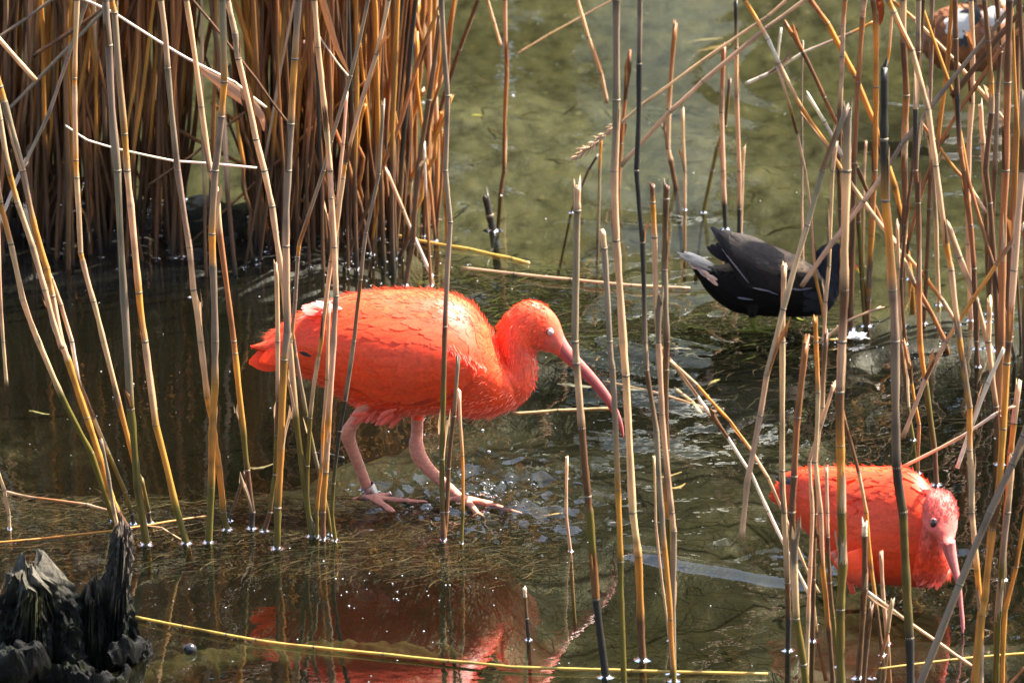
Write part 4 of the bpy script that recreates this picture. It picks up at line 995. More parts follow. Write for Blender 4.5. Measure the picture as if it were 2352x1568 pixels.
# width ; options ; x,y,colour ...   (options: e = runs on upwards out of view, b = snapped top, Yn = depth row of a stem that does not reach the water); the short thick blackish stub is a dark reflection built as a stem
REEDS = """
17;e;242,0,g 250,105,g 270,392,g 285,687,g 300,940,y 316,1120,y 336,1249
15;e;255,0,o 263,30,g 286,308,o 292,392,t 300,470,t 319,672,o 333,784,t 358,976,o 405,1170,y 428,1246
12;e;177,0,t 171,180,o 171,200,t 174,368,o 176,408,t 185,580,o 190,600,t 215,692,t 238,784,t 275,934,o 302,1034,o 330,1150,y 345,1200
14;e;369,0,t 385,157,g 408,392,g 435,567,t 444,665,t 461,784,t 476,911,o 490,984,o 503,1070,o 513,1176,y 522,1215
16;e;511,0,g 515,188,o 508,268,g 494,392,g 487,537,o 489,612,g 494,784,g 494,880,o 487,1000,o 485,1120,y 479,1244
13;e;428,0,t 462,245,t 483,392,t 498,440,t 505,540,r 537,784,r 540,812,o 560,1000,y 568,1080,b 580,1176,d 578,1212
14;e;522,0,t 540,78,g 547,135,t 588,320,t 607,392,t 625,474,t 650,642,t 665,784,t 680,959,y 698,1101,y 716,1230
13;e;-8,400,t 1,465,o 25,560,t 52,687,t 88,784,t 142,911,y 210,1041,y 262,1195
15;e;0,200,o 10,235,g 52,392,g 76,510,o 107,617,o 120,680,t 140,784,t 157,830,o 200,960,o 232,1060,o 250,1125,o 270,1176,b 292,1212
13;eY1215;0,275,t 22,400,o 40,465,t 75,567,t 103,665,t 122,740,t 142,800
10;b;58,478,w 80,560,w 118,640,t 140,700,t 165,784,w 180,872,g 215,960,t 250,1042,y 288,1130,y 303,1180,d 306,1202
8;eY1190;-3,560,t 7,784,t 15,886
8;e;-4,1085,t 10,1125,t 20,1180,t 22,1214
9;b;232,1010,g 250,1100,g 262,1176,t 273,1224
9;b;326,1100,y 342,1176,d 343,1203
7;b;562,1084,b 548,1130,b 531,1180,d 528,1195
16;e;686,0,g 677,135,o 668,285,g 662,392,g 657,565,t 660,760,g 653,826,o 645,1030,o 638,1166,y 636,1258
11;b;634,604,t 638,784,t 639,920,b 635,1000,y 632,1090,y 620,1176,b 607,1218
9;e;845,0,g 805,175,g 760,325,g 743,392,g 687,560,o 684,590,g 678,690,g 671,765,o 680,822,g 704,956,y 722,1040,g 735,1092,y 752,1176,y 760,1226
13;e;722,0,t 730,108,t 750,300,t 758,392,t 761,455,t 768,567,t 772,680,g 766,784,t 754,970,o 748,1084,o 742,1176,b 742,1236
10;e;893,0,t 865,125,t 833,225,t 793,375,o 788,410,t 766,565,o 760,600,t 738,784,o 730,830,t 712,960,y 706,1070,y 708,1176,g 726,1230
9;b;880,240,g 870,400,g 840,535,g 828,642,b 813,784,g 793,920,d 780,990,d 766,1110,y 762,1176,y 770,1240
9;b;756,700,t 752,870,t 742,990,o 738,1080,o 727,1176,y 728,1232
8;b;796,215,t 788,330,t 776,470,t 772,620,t 768,700,o 757,900,o 748,1010
12;e;1014,0,g 1028,220,g 1023,392,g 1034,510,g 1022,750,b 1018,905,y 1015,1055,y 1017,1176,b 1018,1240
10;b;1052,823,g 1043,956,b 1030,1076,b 1026,1176,r 1020,1238
8;b;1055,898,t 1062,1045,o 1063,1176,y 1060,1247
9;e;1160,0,t 1164,167,r 1158,392,b 1150,445
7;eY470;1120,0,t 1135,52,t 1150,105
9;e;1098,0,b 1055,115,b 1000,290,b 985,360,b 972,470
12;b;1010,40,b 985,230,b 960,392,b 948,560,b 930,655
11;e;945,0,r 985,160,r 1000,250,o 1013,300,o 1022,392,o 1026,470
8;b;888,392,t 925,480,t 945,530,w 990,632
7;b;974,330,w 978,450,r 990,655
17;e;1416,0,g 1416,230,g 1411,392,t 1415,552,t 1431,784,t 1437,862,t 1453,1176,t 1466,1276,o 1471,1426,b 1476,1514
12;e;1470,0,g 1468,147,d 1462,392,d 1476,557,d 1481,784,g 1485,850,b 1508,990,g 1520,1176,g 1526,1258,o 1540,1421,o 1546,1545,y 1550,1582
17;b;1326,427,t 1326,484,g 1320,784,g 1324,834,t 1336,984,b 1350,1140,b 1354,1176,y 1369,1376,d 1391,1553
14;b;1384,532,t 1388,570,g 1400,784,g 1406,846,g 1419,1124,o 1425,1290,y 1426,1381,y 1433,1572
13;b;1498,427,b 1499,465,o 1503,545,t 1512,784,t 1520,950,t 1543,1176,t 1548,1220,g 1545,1420,g 1548,1562
15;b;1531,430,b 1530,457,b 1526,620,g 1531,784,b 1529,849,b 1530,1034,b 1532,1146,o 1534,1190,y 1540,1380,d 1545,1545
11;b;1551,57,r 1536,250,t 1534,340,t 1541,370,b 1553,431
7;b;1568,255,t 1573,392,t 1573,482
11;b;1662,112,r 1657,257,t 1661,392,t 1664,470,d 1667,526
10;b;1690,5,d 1691,110,t 1692,220,t 1698,392,t 1698,480,d 1698,545
9;b;1676,183,b 1665,290,y 1648,340,y 1636,392,y 1616,488
7;b;1709,340,t 1705,420,t 1701,540
10;eY640;1850,0,t 1760,65,t 1614,187,t 1540,255,t 1425,382
7;eY600;1808,0,t 1764,38,t 1613,140,t 1476,240,t 1424,285
8;eY380;1326,0,t 1351,85,t 1381,170,t 1394,236
4;eY360;1408,0,t 1333,40,t 1260,80,t 1190,122
9;b;1446,122,r 1436,230,r 1427,330,r 1420,430
7;b;1381,320,o 1377,392,g 1373,547
6;b;1371,360,d 1351,392,b 1312,488
12;e;1861,0,r 1901,55,o 1964,175,o 2009,285,o 2056,430,o 2075,520,o 2092,640
10;b;1806,57,r 1844,120,b 1894,225,r 1969,385,b 2029,522,t 2121,632,o 2165,690,t 2199,744
10;e;1710,0,o 1764,90,w 1789,145,t 1839,245,o 1904,340,o 1934,392,t 1999,485,t 2056,560,t 2100,650,r 2140,720,r 2170,782
9;bY760;1856,220,w 1894,280,w 1936,362
13;bY1595;1945,250,g 1889,392,g 1854,517,t 1799,709,t 1761,860,t 1746,954,t 1716,1109,t 1703,1237
20;b;1947,250,g 1945,392,t 1939,667,b 1934,784,t 1929,900,b 1930,1024,o 1933,1176,y 1936,1294,y 1930,1400,y 1932,1590
11;e;1941,0,r 1936,60,t 1934,130,t 1929,250,b 1926,392,b 1930,480,b 1940,640,b 1945,755
12;e;1986,0,t 1981,40,r 1971,190,r 1961,375,b 1958,560,b 1954,755
13;e;2005,0,b 2012,60,o 2012,200,o 2009,392,r 2002,540,o 1994,690,b 1992,748
6;eY700;2044,0,o 2049,30,t 2042,120,o 2037,148
20;b;2031,160,d 2030,320,d 2034,460,o 2050,667,g 2056,784,g 2059,1074,d 2074,1176,y 2081,1326,y 2089,1465,d 2092,1590
13;e;2040,0,o 2053,28,t 2094,115,t 2131,250,t 2149,380,t 2174,564,o 2185,620,t 2204,784,o 2227,934,o 2227,1034,t 2232,1176,t 2244,1308,o 2252,1400,o 2235,1585
13;b;2176,515,t 2204,590,t 2239,680,t 2272,798
16;b;2350,217,g 2349,392,t 2329,620,t 2317,784,b 2312,834,o 2304,984,o 2295,1120,o 2279,1215,o 2262,1376,o 2255,1412,o 2243,1588
15;e;2074,0,t 2075,98,b 2082,220,r 2078,325,t 2077,392,b 2080,470,b 2074,560,b 2070,748
12;e;2110,0,g 2109,120,b 2103,250,d 2103,392,b 2109,467,b 2111,667,r 2113,784,o 2127,884,y 2147,1034,b 2151,1112
10;e;2141,0,g 2139,125,g 2134,275,g 2142,392,g 2150,520,t 2156,700
10;e;2185,30,o 2174,175,o 2154,325,r 2138,400,b 2134,480,b 2128,620,b 2122,742
12;e;2194,0,b 2195,90,b 2199,225,d 2205,340,r 2214,392,r 2229,517,r 2237,617,b 2244,800
12;e;2230,0,t 2234,120,t 2232,237,t 2224,392,t 2224,560,t 2230,735
12;e;2261,0,b 2270,95,b 2277,190,o 2278,260,b 2264,392,b 2274,467,b 2286,642,b 2292,805
11;e;2290,0,b 2298,120,b 2291,217,g 2285,392,b 2278,540,b 2270,738
17;e;2319,0,b 2314,190,r 2310,392,r 2302,600,r 2300,784,r 2292,955
13;e;2341,0,b 2336,225,r 2331,392,r 2320,567,b 2312,740
11;b;2252,242,t 2258,330,t 2264,470,b 2270,640,b 2272,720
11;eY800;2352,-20,g 2294,52,g 2164,212,g 2069,335,g 2024,407,t 1984,462,t 1914,554,t 1841,657
13;eY790;2352,18,b 2294,85,b 2187,222
9;e;2352,60,r 2300,110,r 2209,245,r 2154,337,r 2120,430,r 2085,560,b 2062,742
8;eY720;2054,5,o 2101,45,t 2189,135,t 2279,240,t 2310,280
8;bY740;2119,287,r 2146,322,o 2196,392,r 2221,417,t 2266,490
8;bY600;2004,52,o 1954,77,g 1844,122,w 1764,170,w 1712,193
5;b;1844,95,g 1842,312,g 1842,480,t 1846,690
7;b;1784,150,t 1816,250,o 1831,307,t 1850,392,t 1862,480,t 1874,640,o 1888,700,o 1898,766
6;bY590;1794,65,w 1785,148
6;b;1989,327,t 1985,392,t 1983,470
9;b;1920,330,t 1912,392,t 1904,610,t 1896,692,t 1893,790
13;b;1801,612,t 1797,784,t 1796,1080,t 1801,1176,t 1809,1338,b 1811,1420,d 1810,1492
11;b;1872,735,o 1874,784,o 1879,900,t 1872,1060,t 1885,1176,t 1889,1300,o 1904,1450,b 1914,1578
16;b;1851,789,r 1831,959,r 1824,1094,b 1819,1176,b 1824,1301,t 1829,1421,y 1846,1526,y 1852,1580
11;b;1898,770,b 1889,934,t 1876,1030,b 1872,1180,b 1868,1330,b 1866,1470
9;b;1914,886,t 1886,975,t 1859,1059,t 1866,1176,t 1861,1301,t 1856,1426,t 1851,1572
9;b;1917,884,t 1939,964,b 1972,1084,t 1990,1176,o 2001,1301,o 2014,1401,b 2027,1503
9;b;1898,1079,t 1900,1176,t 1901,1233,b 1906,1338,b 1914,1418,y 1926,1530
8;bY1420;1541,829,t 1601,909,w 1671,1004,w 1726,1089,w 1764,1172,w 1811,1271,w 1864,1376,t 1880,1480,t 1897,1562
7;bY1410;1541,829,o 1601,884,o 1676,966,o 1726,1034,t 1764,1096,t 1799,1176,t 1849,1301,t 1881,1361
14;b;1986,1206,w 1986,1230,b 1986,1351,b 1982,1406,b 1971,1555
12;b;2000,1400,b 1990,1480,b 1982,1580
10;b;2024,1278,t 2029,1376,t 2039,1478
9;b;2050,1378,t 2039,1450,r 2020,1520,r 2003,1556
8;bY1540;1989,1356,w 2084,1426,t 2154,1474,t 2231,1528
5;bY1590;1918,1223,t 1930,1293
17;eY1660;2352,1000,g 2326,1064,g 2274,1176,g 2204,1341,g 2114,1568,g 2090,1640
10;bY1380;2306,801,w 2269,879,w 2231,979,w 2199,1074
8;bY1340;2326,934,t 2289,949,w 2206,1004,t 2069,1074
10;bY1120;2352,517,g 2289,607,o 2236,684,o 2174,784,t 2124,874,t 2074,1004
7;bY800;2024,705,t 1944,737,t 1884,788
13;b;2273,692,t 2270,784,t 2288,934,b 2297,1065
8;b;2061,514,t 2064,617,t 2069,790
8;e;2100,330,b 2096,392,b 2079,517,b 2070,640,b 2080,790
11;b;1973,470,b 1972,510,y 1980,640,y 1988,748
15;b;2324,1060,t 2314,1176,g 2301,1306,y 2291,1426,y 2286,1578
10;e;2356,1180,o 2334,1301,o 2309,1401,o 2302,1580
14;b;2339,887,t 2329,971,o 2321,1041,o 2310,1200,b 2304,1330
10;b;2256,1483,t 2254,1590
8;b;2356,1530,r 2320,1570,r 2290,1600
8;b;2076,784,r 2094,879,o 2111,974,r 2108,1086
9;b;2070,790,b 2086,934,y 2097,1010
10;b;2245,690,b 2243,784,b 2247,842
11;eY1000;-20,70,t 82,185
8;eY650;238,25,g 120,148,g -10,280
8;eY800;155,135,g 112,262,g 45,400,w -6,520
9;eY640;240,18,b 160,75,b 75,130
7;eY650;105,10,g 50,50,g -6,88
6;eY760;442,0,b 480,45,b 588,182,b 664,286
6;bY610;565,255,b 445,355,b 338,428
6;eY900;195,0,w 265,32,w 430,135,w 540,190,w 612,248
5;bY1000;152,290,w 200,322,w 260,340,w 400,370,w 590,386
4;bY720;724,70,w 740,95,w 775,145,w 803,178
8;b;1302,1050,t 1300,1180,t 1310,1265
9;b;1205,1352,w 1206,1372,b 1210,1420,d 1214,1468
18;b;1117,458,d 1125,495,d 1133,530
6;b;1502,1050,t 1506,1200,t 1520,1330,t 1538,1470
"""
def reed_path(pts, y, base, w, lean, seed):
    """polyline in tracing units -> smooth stem in its own upright plane"""
    rr = np.random.default_rng(seed)
    W = []
    for i, (x, yy) in enumerate(pts):
        q = Q(x, yy, y)
        q[1] += lean * q[2]
        if lean: q = Q(x, yy, q[1])
        W.append(q)
    return np.array(W)
def reed_stem(W, keys, rad, seed, snapped, n=9, dense=5):
    """stem tube with a colour for each internode; returns verts, faces, colours, uvs"""
    rr = np.random.default_rng(seed)
    pts, cc, ks = [], [], []
    for i in range(len(W) - 1):
        a, b = W[i], W[i + 1]
        L = np.linalg.norm(b - a)
        k = max(2, int(dense))
        off = rr.normal(0, L * 0.004, 3)
        for q in range(k):
            t = q / k
            pts.append(a + (b - a) * t + off * math.sin(math.pi * t)); ks.append((i, t))
    pts.append(W[-1]); ks.append((len(W) - 2, 1.0))
    pts = np.array(pts)
    s = np.r_[0, np.cumsum(np.linalg.norm(np.diff(pts, axis=0), axis=1))]
    base_c = [np.array(RC[k]) * rr.uniform(0.85, 1.15) * rr.uniform(0.94, 1.06, 3) for k in keys]
    for (i, t) in ks:
        c0 = base_c[min(i, len(base_c) - 1)]; c1 = base_c[min(i + 1, len(base_c) - 1)]
        w = 0.55 * max(0, t - 0.35) / 0.65
        st = 1.0 - (.38 * rr.random() if (t < .1 or t > .85) else 0) - (.35 if rr.random() < .05 else 0)
        cc.append((c0 * (1 - w) + c1 * w) * st * rr.uniform(.88, 1.08))
    R_ = np.array([rad * (1.0 + 0.06 * math.cos(2 * math.pi * t) + 0.05 * rr.normal()) for (_, t) in ks])
    R_ *= np.linspace(0.93, 1.05, len(R_))
    v, f = tube(pts, R_, n, 1.0, True)
    m = len(pts)
    if snapped:                                            # splintered end
        ax = pts[0] - pts[1]; ax /= np.linalg.norm(ax)
        v[:n] += ax * (rr.uniform(-0.3, 1.0, n)[:, None] * rad + (rr.random(n) < .3)[:, None] * rr.uniform(.5, 3.0, n)[:, None] * rad)
        v[m * n] = pts[0] - ax * rad * 1.2
    C_ = np.repeat(np.array(cc), n, 0); C_ = np.vstack([C_, cc[0], cc[-1]])
    if snapped: C_[m * n] = C_[m * n] * 0.4
    U = np.stack([np.tile(np.arange(n) / n, m), np.repeat(s, n)], 1); U = np.vstack([U, [0, 0], [0, s[-1]]])
    return v, f, C_, U, pts, R_
# a node: a swollen ring with a dark scar, shared by all stems
nm_, nf_ = [], []
prof = [(-1.0, 1.0), (-0.55, 1.05), (-0.1, 1.09), (0.25, 1.05), (0.8, 1.07), (1.0, 1.0)]
pc = [(.26, .18, .11), (.12, .08, .05), (.06, .043, .03), (.20, .14, .09), (.34, .26, .17), (.34, .25, .15)]
n_ = 12
for (z, r_) in prof:
    for k in range(n_):
        nm_.append((r_ * math.cos(2 * math.pi * k / n_), r_ * math.sin(2 * math.pi * k / n_), z))
NODE_ME = make_mesh('node', nm_, grid_faces(len(prof), n_, True), M['node'], np.repeat(np.array(pc), n_, 0))
def zone(x, y):
    if x < 330 and y > 1100: return 'beside the rotten stump'
    if x < 600 and y > 700: return 'beyond the walking ibis tail'
    if x < 880 and y > 700: return 'in front of the walking ibis'
    if x < 1120 and y > 700: return 'before the walking ibis breast'
    if x < 1600 and y > 1000: return 'in front of the long curved bill'
    if x < 1120: return 'at the dense clump edge'
    if x < 1760: return 'in open water between ibis and moorhen'
    if y > 1180: return 'around the wading ibis'
    if y > 830: return 'above the wading ibis'
    return 'in the thicket by the moorhen'
BASES = []                      # where stems pierce the water: (x, y, radius)
count_reeds = 0
seen = set()
leaf_hosts = {}
for li, line in enumerate(REEDS.strip().splitlines()):
    w, opt, body = line.split(';')
    w = float(w)
    raw = [q.split(',') for q in body.split()]
    pts = [(float(q[0]), float(q[1])) for q in raw]
    keys = [q[2] if len(q) > 2 else raw[-2][2] for q in raw]
    rr = random.Random(li)
    grounded = 'Y' not in opt
    row = float(opt.split('Y')[1]) if not grounded else pts[-1][1]
    y0 = P(pts[-1][0] if grounded else 1176, row)[1]
    if opt[0] == 'e':                                      # carry the stem on upwards, out of the picture
        (x0, y0_), (x1, y1_) = pts[0], pts[1]
        d = np.array([x0 - x1, y0_ - y1_]); d /= np.linalg.norm(d)
        steep = -d[1]
        run = rr.uniform(500, 1100) if steep > 0.8 else rr.uniform(160, 420)
        if not grounded and steep > 0: run *= 0.7
        p = np.array([x0, y0_])
        for k in range(3):
            p = p + d * run / 3; pts.insert(0, (p[0], p[1])); keys.insert(0, keys[0])
    lean = rr.uniform(-0.06, 0.06) if grounded and w < 16 else 0
    W = reed_path(pts, y0, grounded, w, lean, li)
    if grounded:
        g = P(*pts[-1]); W[-1] = g
        d = W[-1] - W[-2]; d /= np.linalg.norm(d)
        W = np.vstack([W, W[-1] + np.array([d[0] * 0.06, 0.0, -0.11])]); keys = keys + ['d']
    u = unit_at(y0)
    rad = w * u * 0.5
    v, f, c, uv, cl, R_ = reed_stem(W, keys, rad, li, True, 10 if w > 8 else 8, 6)
    if grounded: BASES.append((W[-2][0], W[-2][1], rad))
    root = empty('reed', W[-2] if grounded else W[-1])
    add('stem', v, f, M['reed'], root, c, uv)
    k0 = 3 if opt[0] == 'e' else 1
    last = len(W) - (2 if grounded else 1)
    for i in range(max(1, k0 - 2), last):
        if np.linalg.norm(W[i] - W[i - 1]) < 0.012: continue
        o = bpy.data.objects.new('node', NODE_ME)
        d = Vector(W[i - 1] - W[i + 1]).normalized()
        o.matrix_local = Matrix.Translation(Vector(W[i]) - root.location) @ d.to_track_quat('Z', 'Y').to_matrix().to_4x4() @ Matrix.Diagonal((rad, rad, rad * 0.38, 1))
        link(o, root)
    # torn leaf sheaths still clasping some joints
    for i in range(1, last):
        if rr.random() > .38 or w < 7 or np.linalg.norm(W[i] - W[i - 1]) < .03: continue
        up = W[i - 1] - W[i]; ln_ = min(np.linalg.norm(up) * .8, rr.uniform(.02, .075)); up = up / np.linalg.norm(up)
        s1 = np.cross(up, [0, 1.0, 0]); s1 /= np.linalg.norm(s1) + 1e-9; s2 = np.cross(up, s1)
        a0 = rr.uniform(0, 6.28); wrap = rr.uniform(1.6, 4.4); SV = []; SC = []
        cb = np.array(RC[rr.choice('tgbrt')]) * rr.uniform(.7, 1.1)
        flare = rr.uniform(0, .9) if rr.random() < .45 else 0
        for q in range(7):
            t = q / 6
            for k in range(6):
                a = a0 + wrap * (k / 5 - .5) * (1 - .45 * t) ; e = t * ln_ * (1 + (.25 * math.sin(k * 2.3 + li) if q == 6 else 0))
                rho = rad * (1.07 + .10 * t) + flare * t ** 2 * .010 * (1 - abs(k / 2.5 - 1) * .3)
                SV.append(W[i] + up * e + (s1 * math.cos(a) + s2 * math.sin(a)) * rho); SC.append(cb * (1.1 - .35 * t))
        add('leaf_sheath', SV, grid_faces(7, 6), M['leaf'], root, np.array(SC), np.stack([np.tile(np.arange(6) / 5, 7), np.repeat(np.arange(7) / 6, 6)], 1))
    bx_, by_ = pts[-1]; ins = [q for q in pts if q[1] >= 0] or pts
    a = math.degrees(math.atan2(ins[-1][0] - ins[0][0], ins[-1][1] - ins[0][1]))
    form = 'upright' if abs(a) < 6 else ('leaning left' if 0 < a < 40 else 'leaning right' if -40 < a < 0 else 'fallen slanting')
    if opt[0] == 'b' and grounded and ins[-1][1] - ins[0][1] < 420: form = 'short snapped ' + form
    elif opt[0] == 'b': form = 'snapped ' + form
    if not grounded: form = 'hanging broken' if abs(a) < 40 else 'fallen slanting'
    size = 'thick' if w >= 15 else 'slender' if w <= 8 else 'medium'
    vis = [k for k, q in zip(keys, pts) if q[1] >= 0] or keys
    col = RN[max(set(vis[: max(1, len(vis) // 2)]), key=vis.count)]; low = RN[vis[-2] if len(vis) > 1 else vis[-1]]
    zn = zone(*(ins[-1]))
    tint = col if col == low else f'{col} over {low}'
    lab = f'{size} {form} {tint} reed {zn}'
    if lab in seen:
        nj = sum(1 for q in pts[1:-1] if 0 < q[1] < 1568)
        alt = f'{size} {form} {tint} {nj}-jointed reed {zn}'
        if alt in seen and 'o' in vis: alt = f'{size} {form} {tint} {nj}-jointed orange-banded reed {zn}'
        if len(alt.split()) <= 16: lab = alt
    seen.add(lab)
    tag(root, lab, 'reed', f'reeds {zn}')
    leaf_hosts[li] = root
    count_reeds += 1

# dry leaf blades still hanging on their stems
def ribbon(pts, y, wid, name, parent, col, thick=0.0004):
    a = catmull([(x, yy, w, d) for (x, yy), w, d in zip(pts, wid, np.linspace(0, 0.01, len(pts)))], 6)
    W = np.array([Q(x, yy, y + d) for x, yy, w, d in a]); ww = a[:, 2] * unit_at(y)
    t, s, b = frames(W)
    V = np.concatenate([np.stack([W - s * ww[:, None] / 2, W + b * (ww[:, None] * 0.18), W + s * ww[:, None] / 2], 1).reshape(-1, 3),
                        np.stack([W - s * ww[:, None] / 2, W + b * (ww[:, None] * 0.18 + thick), W + s * ww[:, None] / 2], 1).reshape(-1, 3)])
    m = len(a); F = grid_faces(m, 3); F = F + [[i + 3 * m for i in q[::-1]] for q in F]
    uv = np.tile(np.stack([np.tile([0, .5, 1], m), np.repeat(np.linspace(0, 1, m) * 8, 3)], 1), (2, 1))
    return add(name, V, F, M['leaf'], parent, np.tile(col, (len(V), 1)), uv)
hosts = [k for k, l in enumerate(REEDS.strip().splitlines()) if l.startswith('6;eY900')][0]
ribbon([(440, 140), (480, 172), (530, 205), (575, 240), (600, 268), (606, 300)], P(1176, 900)[1] - .01, [3, 16, 30, 26, 16, 4], 'leaf', leaf_hosts[hosts], (.62, .38, .22))
hosts = [k for k, l in enumerate(REEDS.strip().splitlines()) if l.startswith('4;bY720')][0]
ribbon([(735, -20), (752, 40), (772, 105), (790, 145), (802, 168)], P(1176, 720)[1], [14, 16, 12, 7, 2], 'leaf', leaf_hosts[hosts], (.60, .32, .14))
hosts = [k for k, l in enumerate(REEDS.strip().splitlines()) if l.startswith('13;e;2005,0,b 2012,60,o')][0]
ribbon([(2005, -30), (2018, 10), (2020, 45), (2012, 66)], P(2000, 740)[1], [10, 24, 16, 3], 'leaf', leaf_hosts[hosts], (.34, .10, .03))
# feathery seed head at the end of one slanting stem
hosts = [k for k, l in enumerate(REEDS.strip().splitlines()) if l.startswith('7;eY600;1808')][0]
sh = MB(); rs = np.random.default_rng(5); yy = P(1176, 600)[1]
for k in range(70):
    t = rs.uniform(0, 1); x, y = 1424 - 95 * t, 285 + 72 * t
    p = Q(x, y, yy + rs.normal(0, .002)); q = p + np.array([-rs.uniform(.006, .018), rs.normal(0, .004), -rs.uniform(.002, .014) + rs.normal(0, .004)])
    v, f = tube([p, (p + q) / 2 + rs.normal(0, .001, 3), q], [.0008, .0013, .0003], 5); sh.add(v, f, np.array([.58, .38, .22]) * rs.uniform(.8, 1.2))
v, f = tube([Q(1424, 285, yy), Q(1375, 322, yy), Q(1326, 362, yy)], [.0018, .0013, .0004], 6); sh.add(v, f, (.5, .3, .16))
sh.build('seed_head', M['node'], leaf_hosts[hosts])['kind'] = 'stuff'

# the dense clump on the left: single stems, then the rest behind as one mass
rc = np.random.default_rng(21)
def clump_reed(x, yb, kind):
    h = rc.uniform(900, 1900)
    top_ = x + h * math.tan(rc.normal(0.01, 0.055) if rc.random() < .85 else rc.normal(0, .22))
    mix = {'A': 'bbrrroot', 'B': 'rrbrrood', 'C': 'oottrro'}[kind]
    k = max(4, int(h / rc.uniform(150, 240)))
    keys = [mix[int(rc.integers(len(mix)))]]
    for _ in range(k): keys.append(keys[-1] if rc.random() < .75 else mix[int(rc.integers(len(mix)))])
    keys[-1] = 'd' if rc.random() < .5 else 'b'; keys[-2] = 'b' if kind != 'C' else 'r'
    y0 = P(x, yb)[1]
    snapped = rc.random() < .12
    if snapped: h = rc.uniform(180, 480)
    W = np.array([Q(top_ + (x - top_) * t, yb - h + h * t, y0) for t in np.linspace(0, 1, k + 1)])
    W[:, 0] += np.r_[rc.normal(0, .003, k), 0]
    ly = rc.normal(0, .06)
    W[:, 1] += ly * W[:, 2]
    W = np.vstack([W, W[-1] + np.array([0, 0, -.08])]); keys = keys + ['d']
    w = rc.uniform(6, 12.5)
    return W, keys, w * unit_at(y0) / 2, snapped
cl_list = []
for _ in range(330): cl_list.append((rc.uniform(-300, 425), rc.triangular(385, 455, 650), 'A'))
for _ in range(250): cl_list.append((rc.uniform(575, 925), rc.triangular(380, 465, 645), 'B'))
for _ in range(26): cl_list.append((rc.uniform(880, 1005), rc.uniform(400, 560), 'C'))
for _ in range(5): cl_list.append((rc.uniform(425, 585), rc.uniform(540, 640), 'A'))
order = sorted(range(len(cl_list)), key=lambda i: -cl_list[i][1])
single = set(order[:max(0, 296 - count_reeds)])
mass = {'v': [], 'f': [], 'c': [], 'u': [], 'n': 0}
for i, (x, yb, kind) in enumerate(cl_list):
    W, keys, rad, sn = clump_reed(x, yb, kind)
    dense_n = 7
    v, f, c, uv, _, _ = reed_stem(W, keys, rad, 1000 + i, sn, dense_n, 3)
    BASES.append((W[-2][0], W[-2][1], rad))
    if i in single:
        o = add('reed', v, f, M['reed'], None, c, uv, origin=W[-2])
        vis = max(set(keys[:-2]), key=keys.count)
        ar = {'A': 'in the dense clump behind the stump', 'B': 'in the clump behind the walking ibis', 'C': 'at the sunlit edge of the clump'}[kind]
        tilt = W[0][0] - W[-2][0]; tilt = 'leaning left' if tilt < -.05 else 'leaning right' if tilt > .05 else 'upright'
        size = 'thin' if rad < .0029 else 'stout' if rad > .0040 else 'medium'
        tag(o, f'{"short snapped" if sn else "tall"} {size} {tilt} {RN[vis]} {RN[keys[-3]]}-footed reed {ar}', 'reed', f'reeds {ar}')
    else:
        mass['v'].append(v); mass['f'] += [[q + mass['n'] for q in p] for p in f]; mass['c'].append(c); mass['u'].append(uv); mass['n'] += len(v)
if mass['v']:
    o = add('reed_clump', np.concatenate(mass['v']), mass['f'], M['reed'], None, np.concatenate(mass['c']), np.concatenate(mass['u']))
    tag(o, 'dense mass of brown reed stems at the back of the clump', 'reeds', kind='stuff')
# more of the bed to the right, outside the picture and on its edge
for i in range(14):
    x, yb = rc.uniform(2330, 2700), rc.uniform(560, 1250)
    W, keys, rad, sn = clump_reed(x, yb, 'B')
    v, f, c, uv, _, _ = reed_stem(W, keys, rad, 2000 + i, sn, 7, 3)
    mass.setdefault('r', []).append((v, f, c, uv))
V = []; F = []; Cc = []; Uu = []; n0 = 0
for v, f, c, uv in mass['r']:
    V.append(v); F += [[q + n0 for q in p] for p in f]; Cc.append(c); Uu.append(uv); n0 += len(v)
tag(add('reed_clump', np.concatenate(V), F, M['reed'], None, np.concatenate(Cc), np.concatenate(Uu)), 'brown reed stems standing beyond the thicket by the moorhen', 'reeds', kind='stuff')

# ================================================================== fallen stalks lying on the water
def lying(line, w, keys, label, z=0.003, mat='reed', name='fallen_reed'):
    W = np.array([P(x, y, z) for x, y in line])
    W[1:-1, 2] += 0.001
    rad = w * unit_at(W[:, 1].mean()) / 2
    v, f, c, uv, _, _ = reed_stem(W, list(keys), rad, int(line[0][0]) + 77, True, 9, 6)
    o = empty(name, W[0]); add('stem', v, f, M[mat], o, c, uv)
    for i in range(1, len(W) - 1):
        q = bpy.data.objects.new('node', NODE_ME); d = Vector(W[i - 1] - W[i + 1]).normalized()
        q.matrix_local = Matrix.Translation(Vector(W[i]) - o.location) @ d.to_track_quat('Z', 'Y').to_matrix().to_4x4() @ Matrix.Diagonal((rad, rad, rad * .8, 1)); link(q, o)
    tag(o, label, 'reed', 'fallen stalks on the water')
RC['Y'] = (.62, .42, .10)
lying([(312, 1416), (420, 1440), (520, 1459), (588, 1471), (720, 1487), (880, 1503), (1030, 1519), (1176, 1533), (1450, 1541), (1764, 1547)], 7, 'YYYYYYYYYY', 'long yellow stalk floating across the water beside the rotten stump')
lying([(-30, 1246), (60, 1241), (150, 1232), (265, 1219), (335, 1208), (480, 1184)], 5, 'ooooob', 'thin orange stalk floating behind the rotten stump')
lying([(15, 1129), (80, 1145), (200, 1160), (252, 1173)], 7, 'trtb', 'short tan stalk floating on weed left of the stump')
lying([(860, 512), (905, 540), (960, 554), (1080, 574), (1176, 595), (1215, 604)], 7, 'tYYYYt', 'yellow stalk floating out from the dense reed clump')
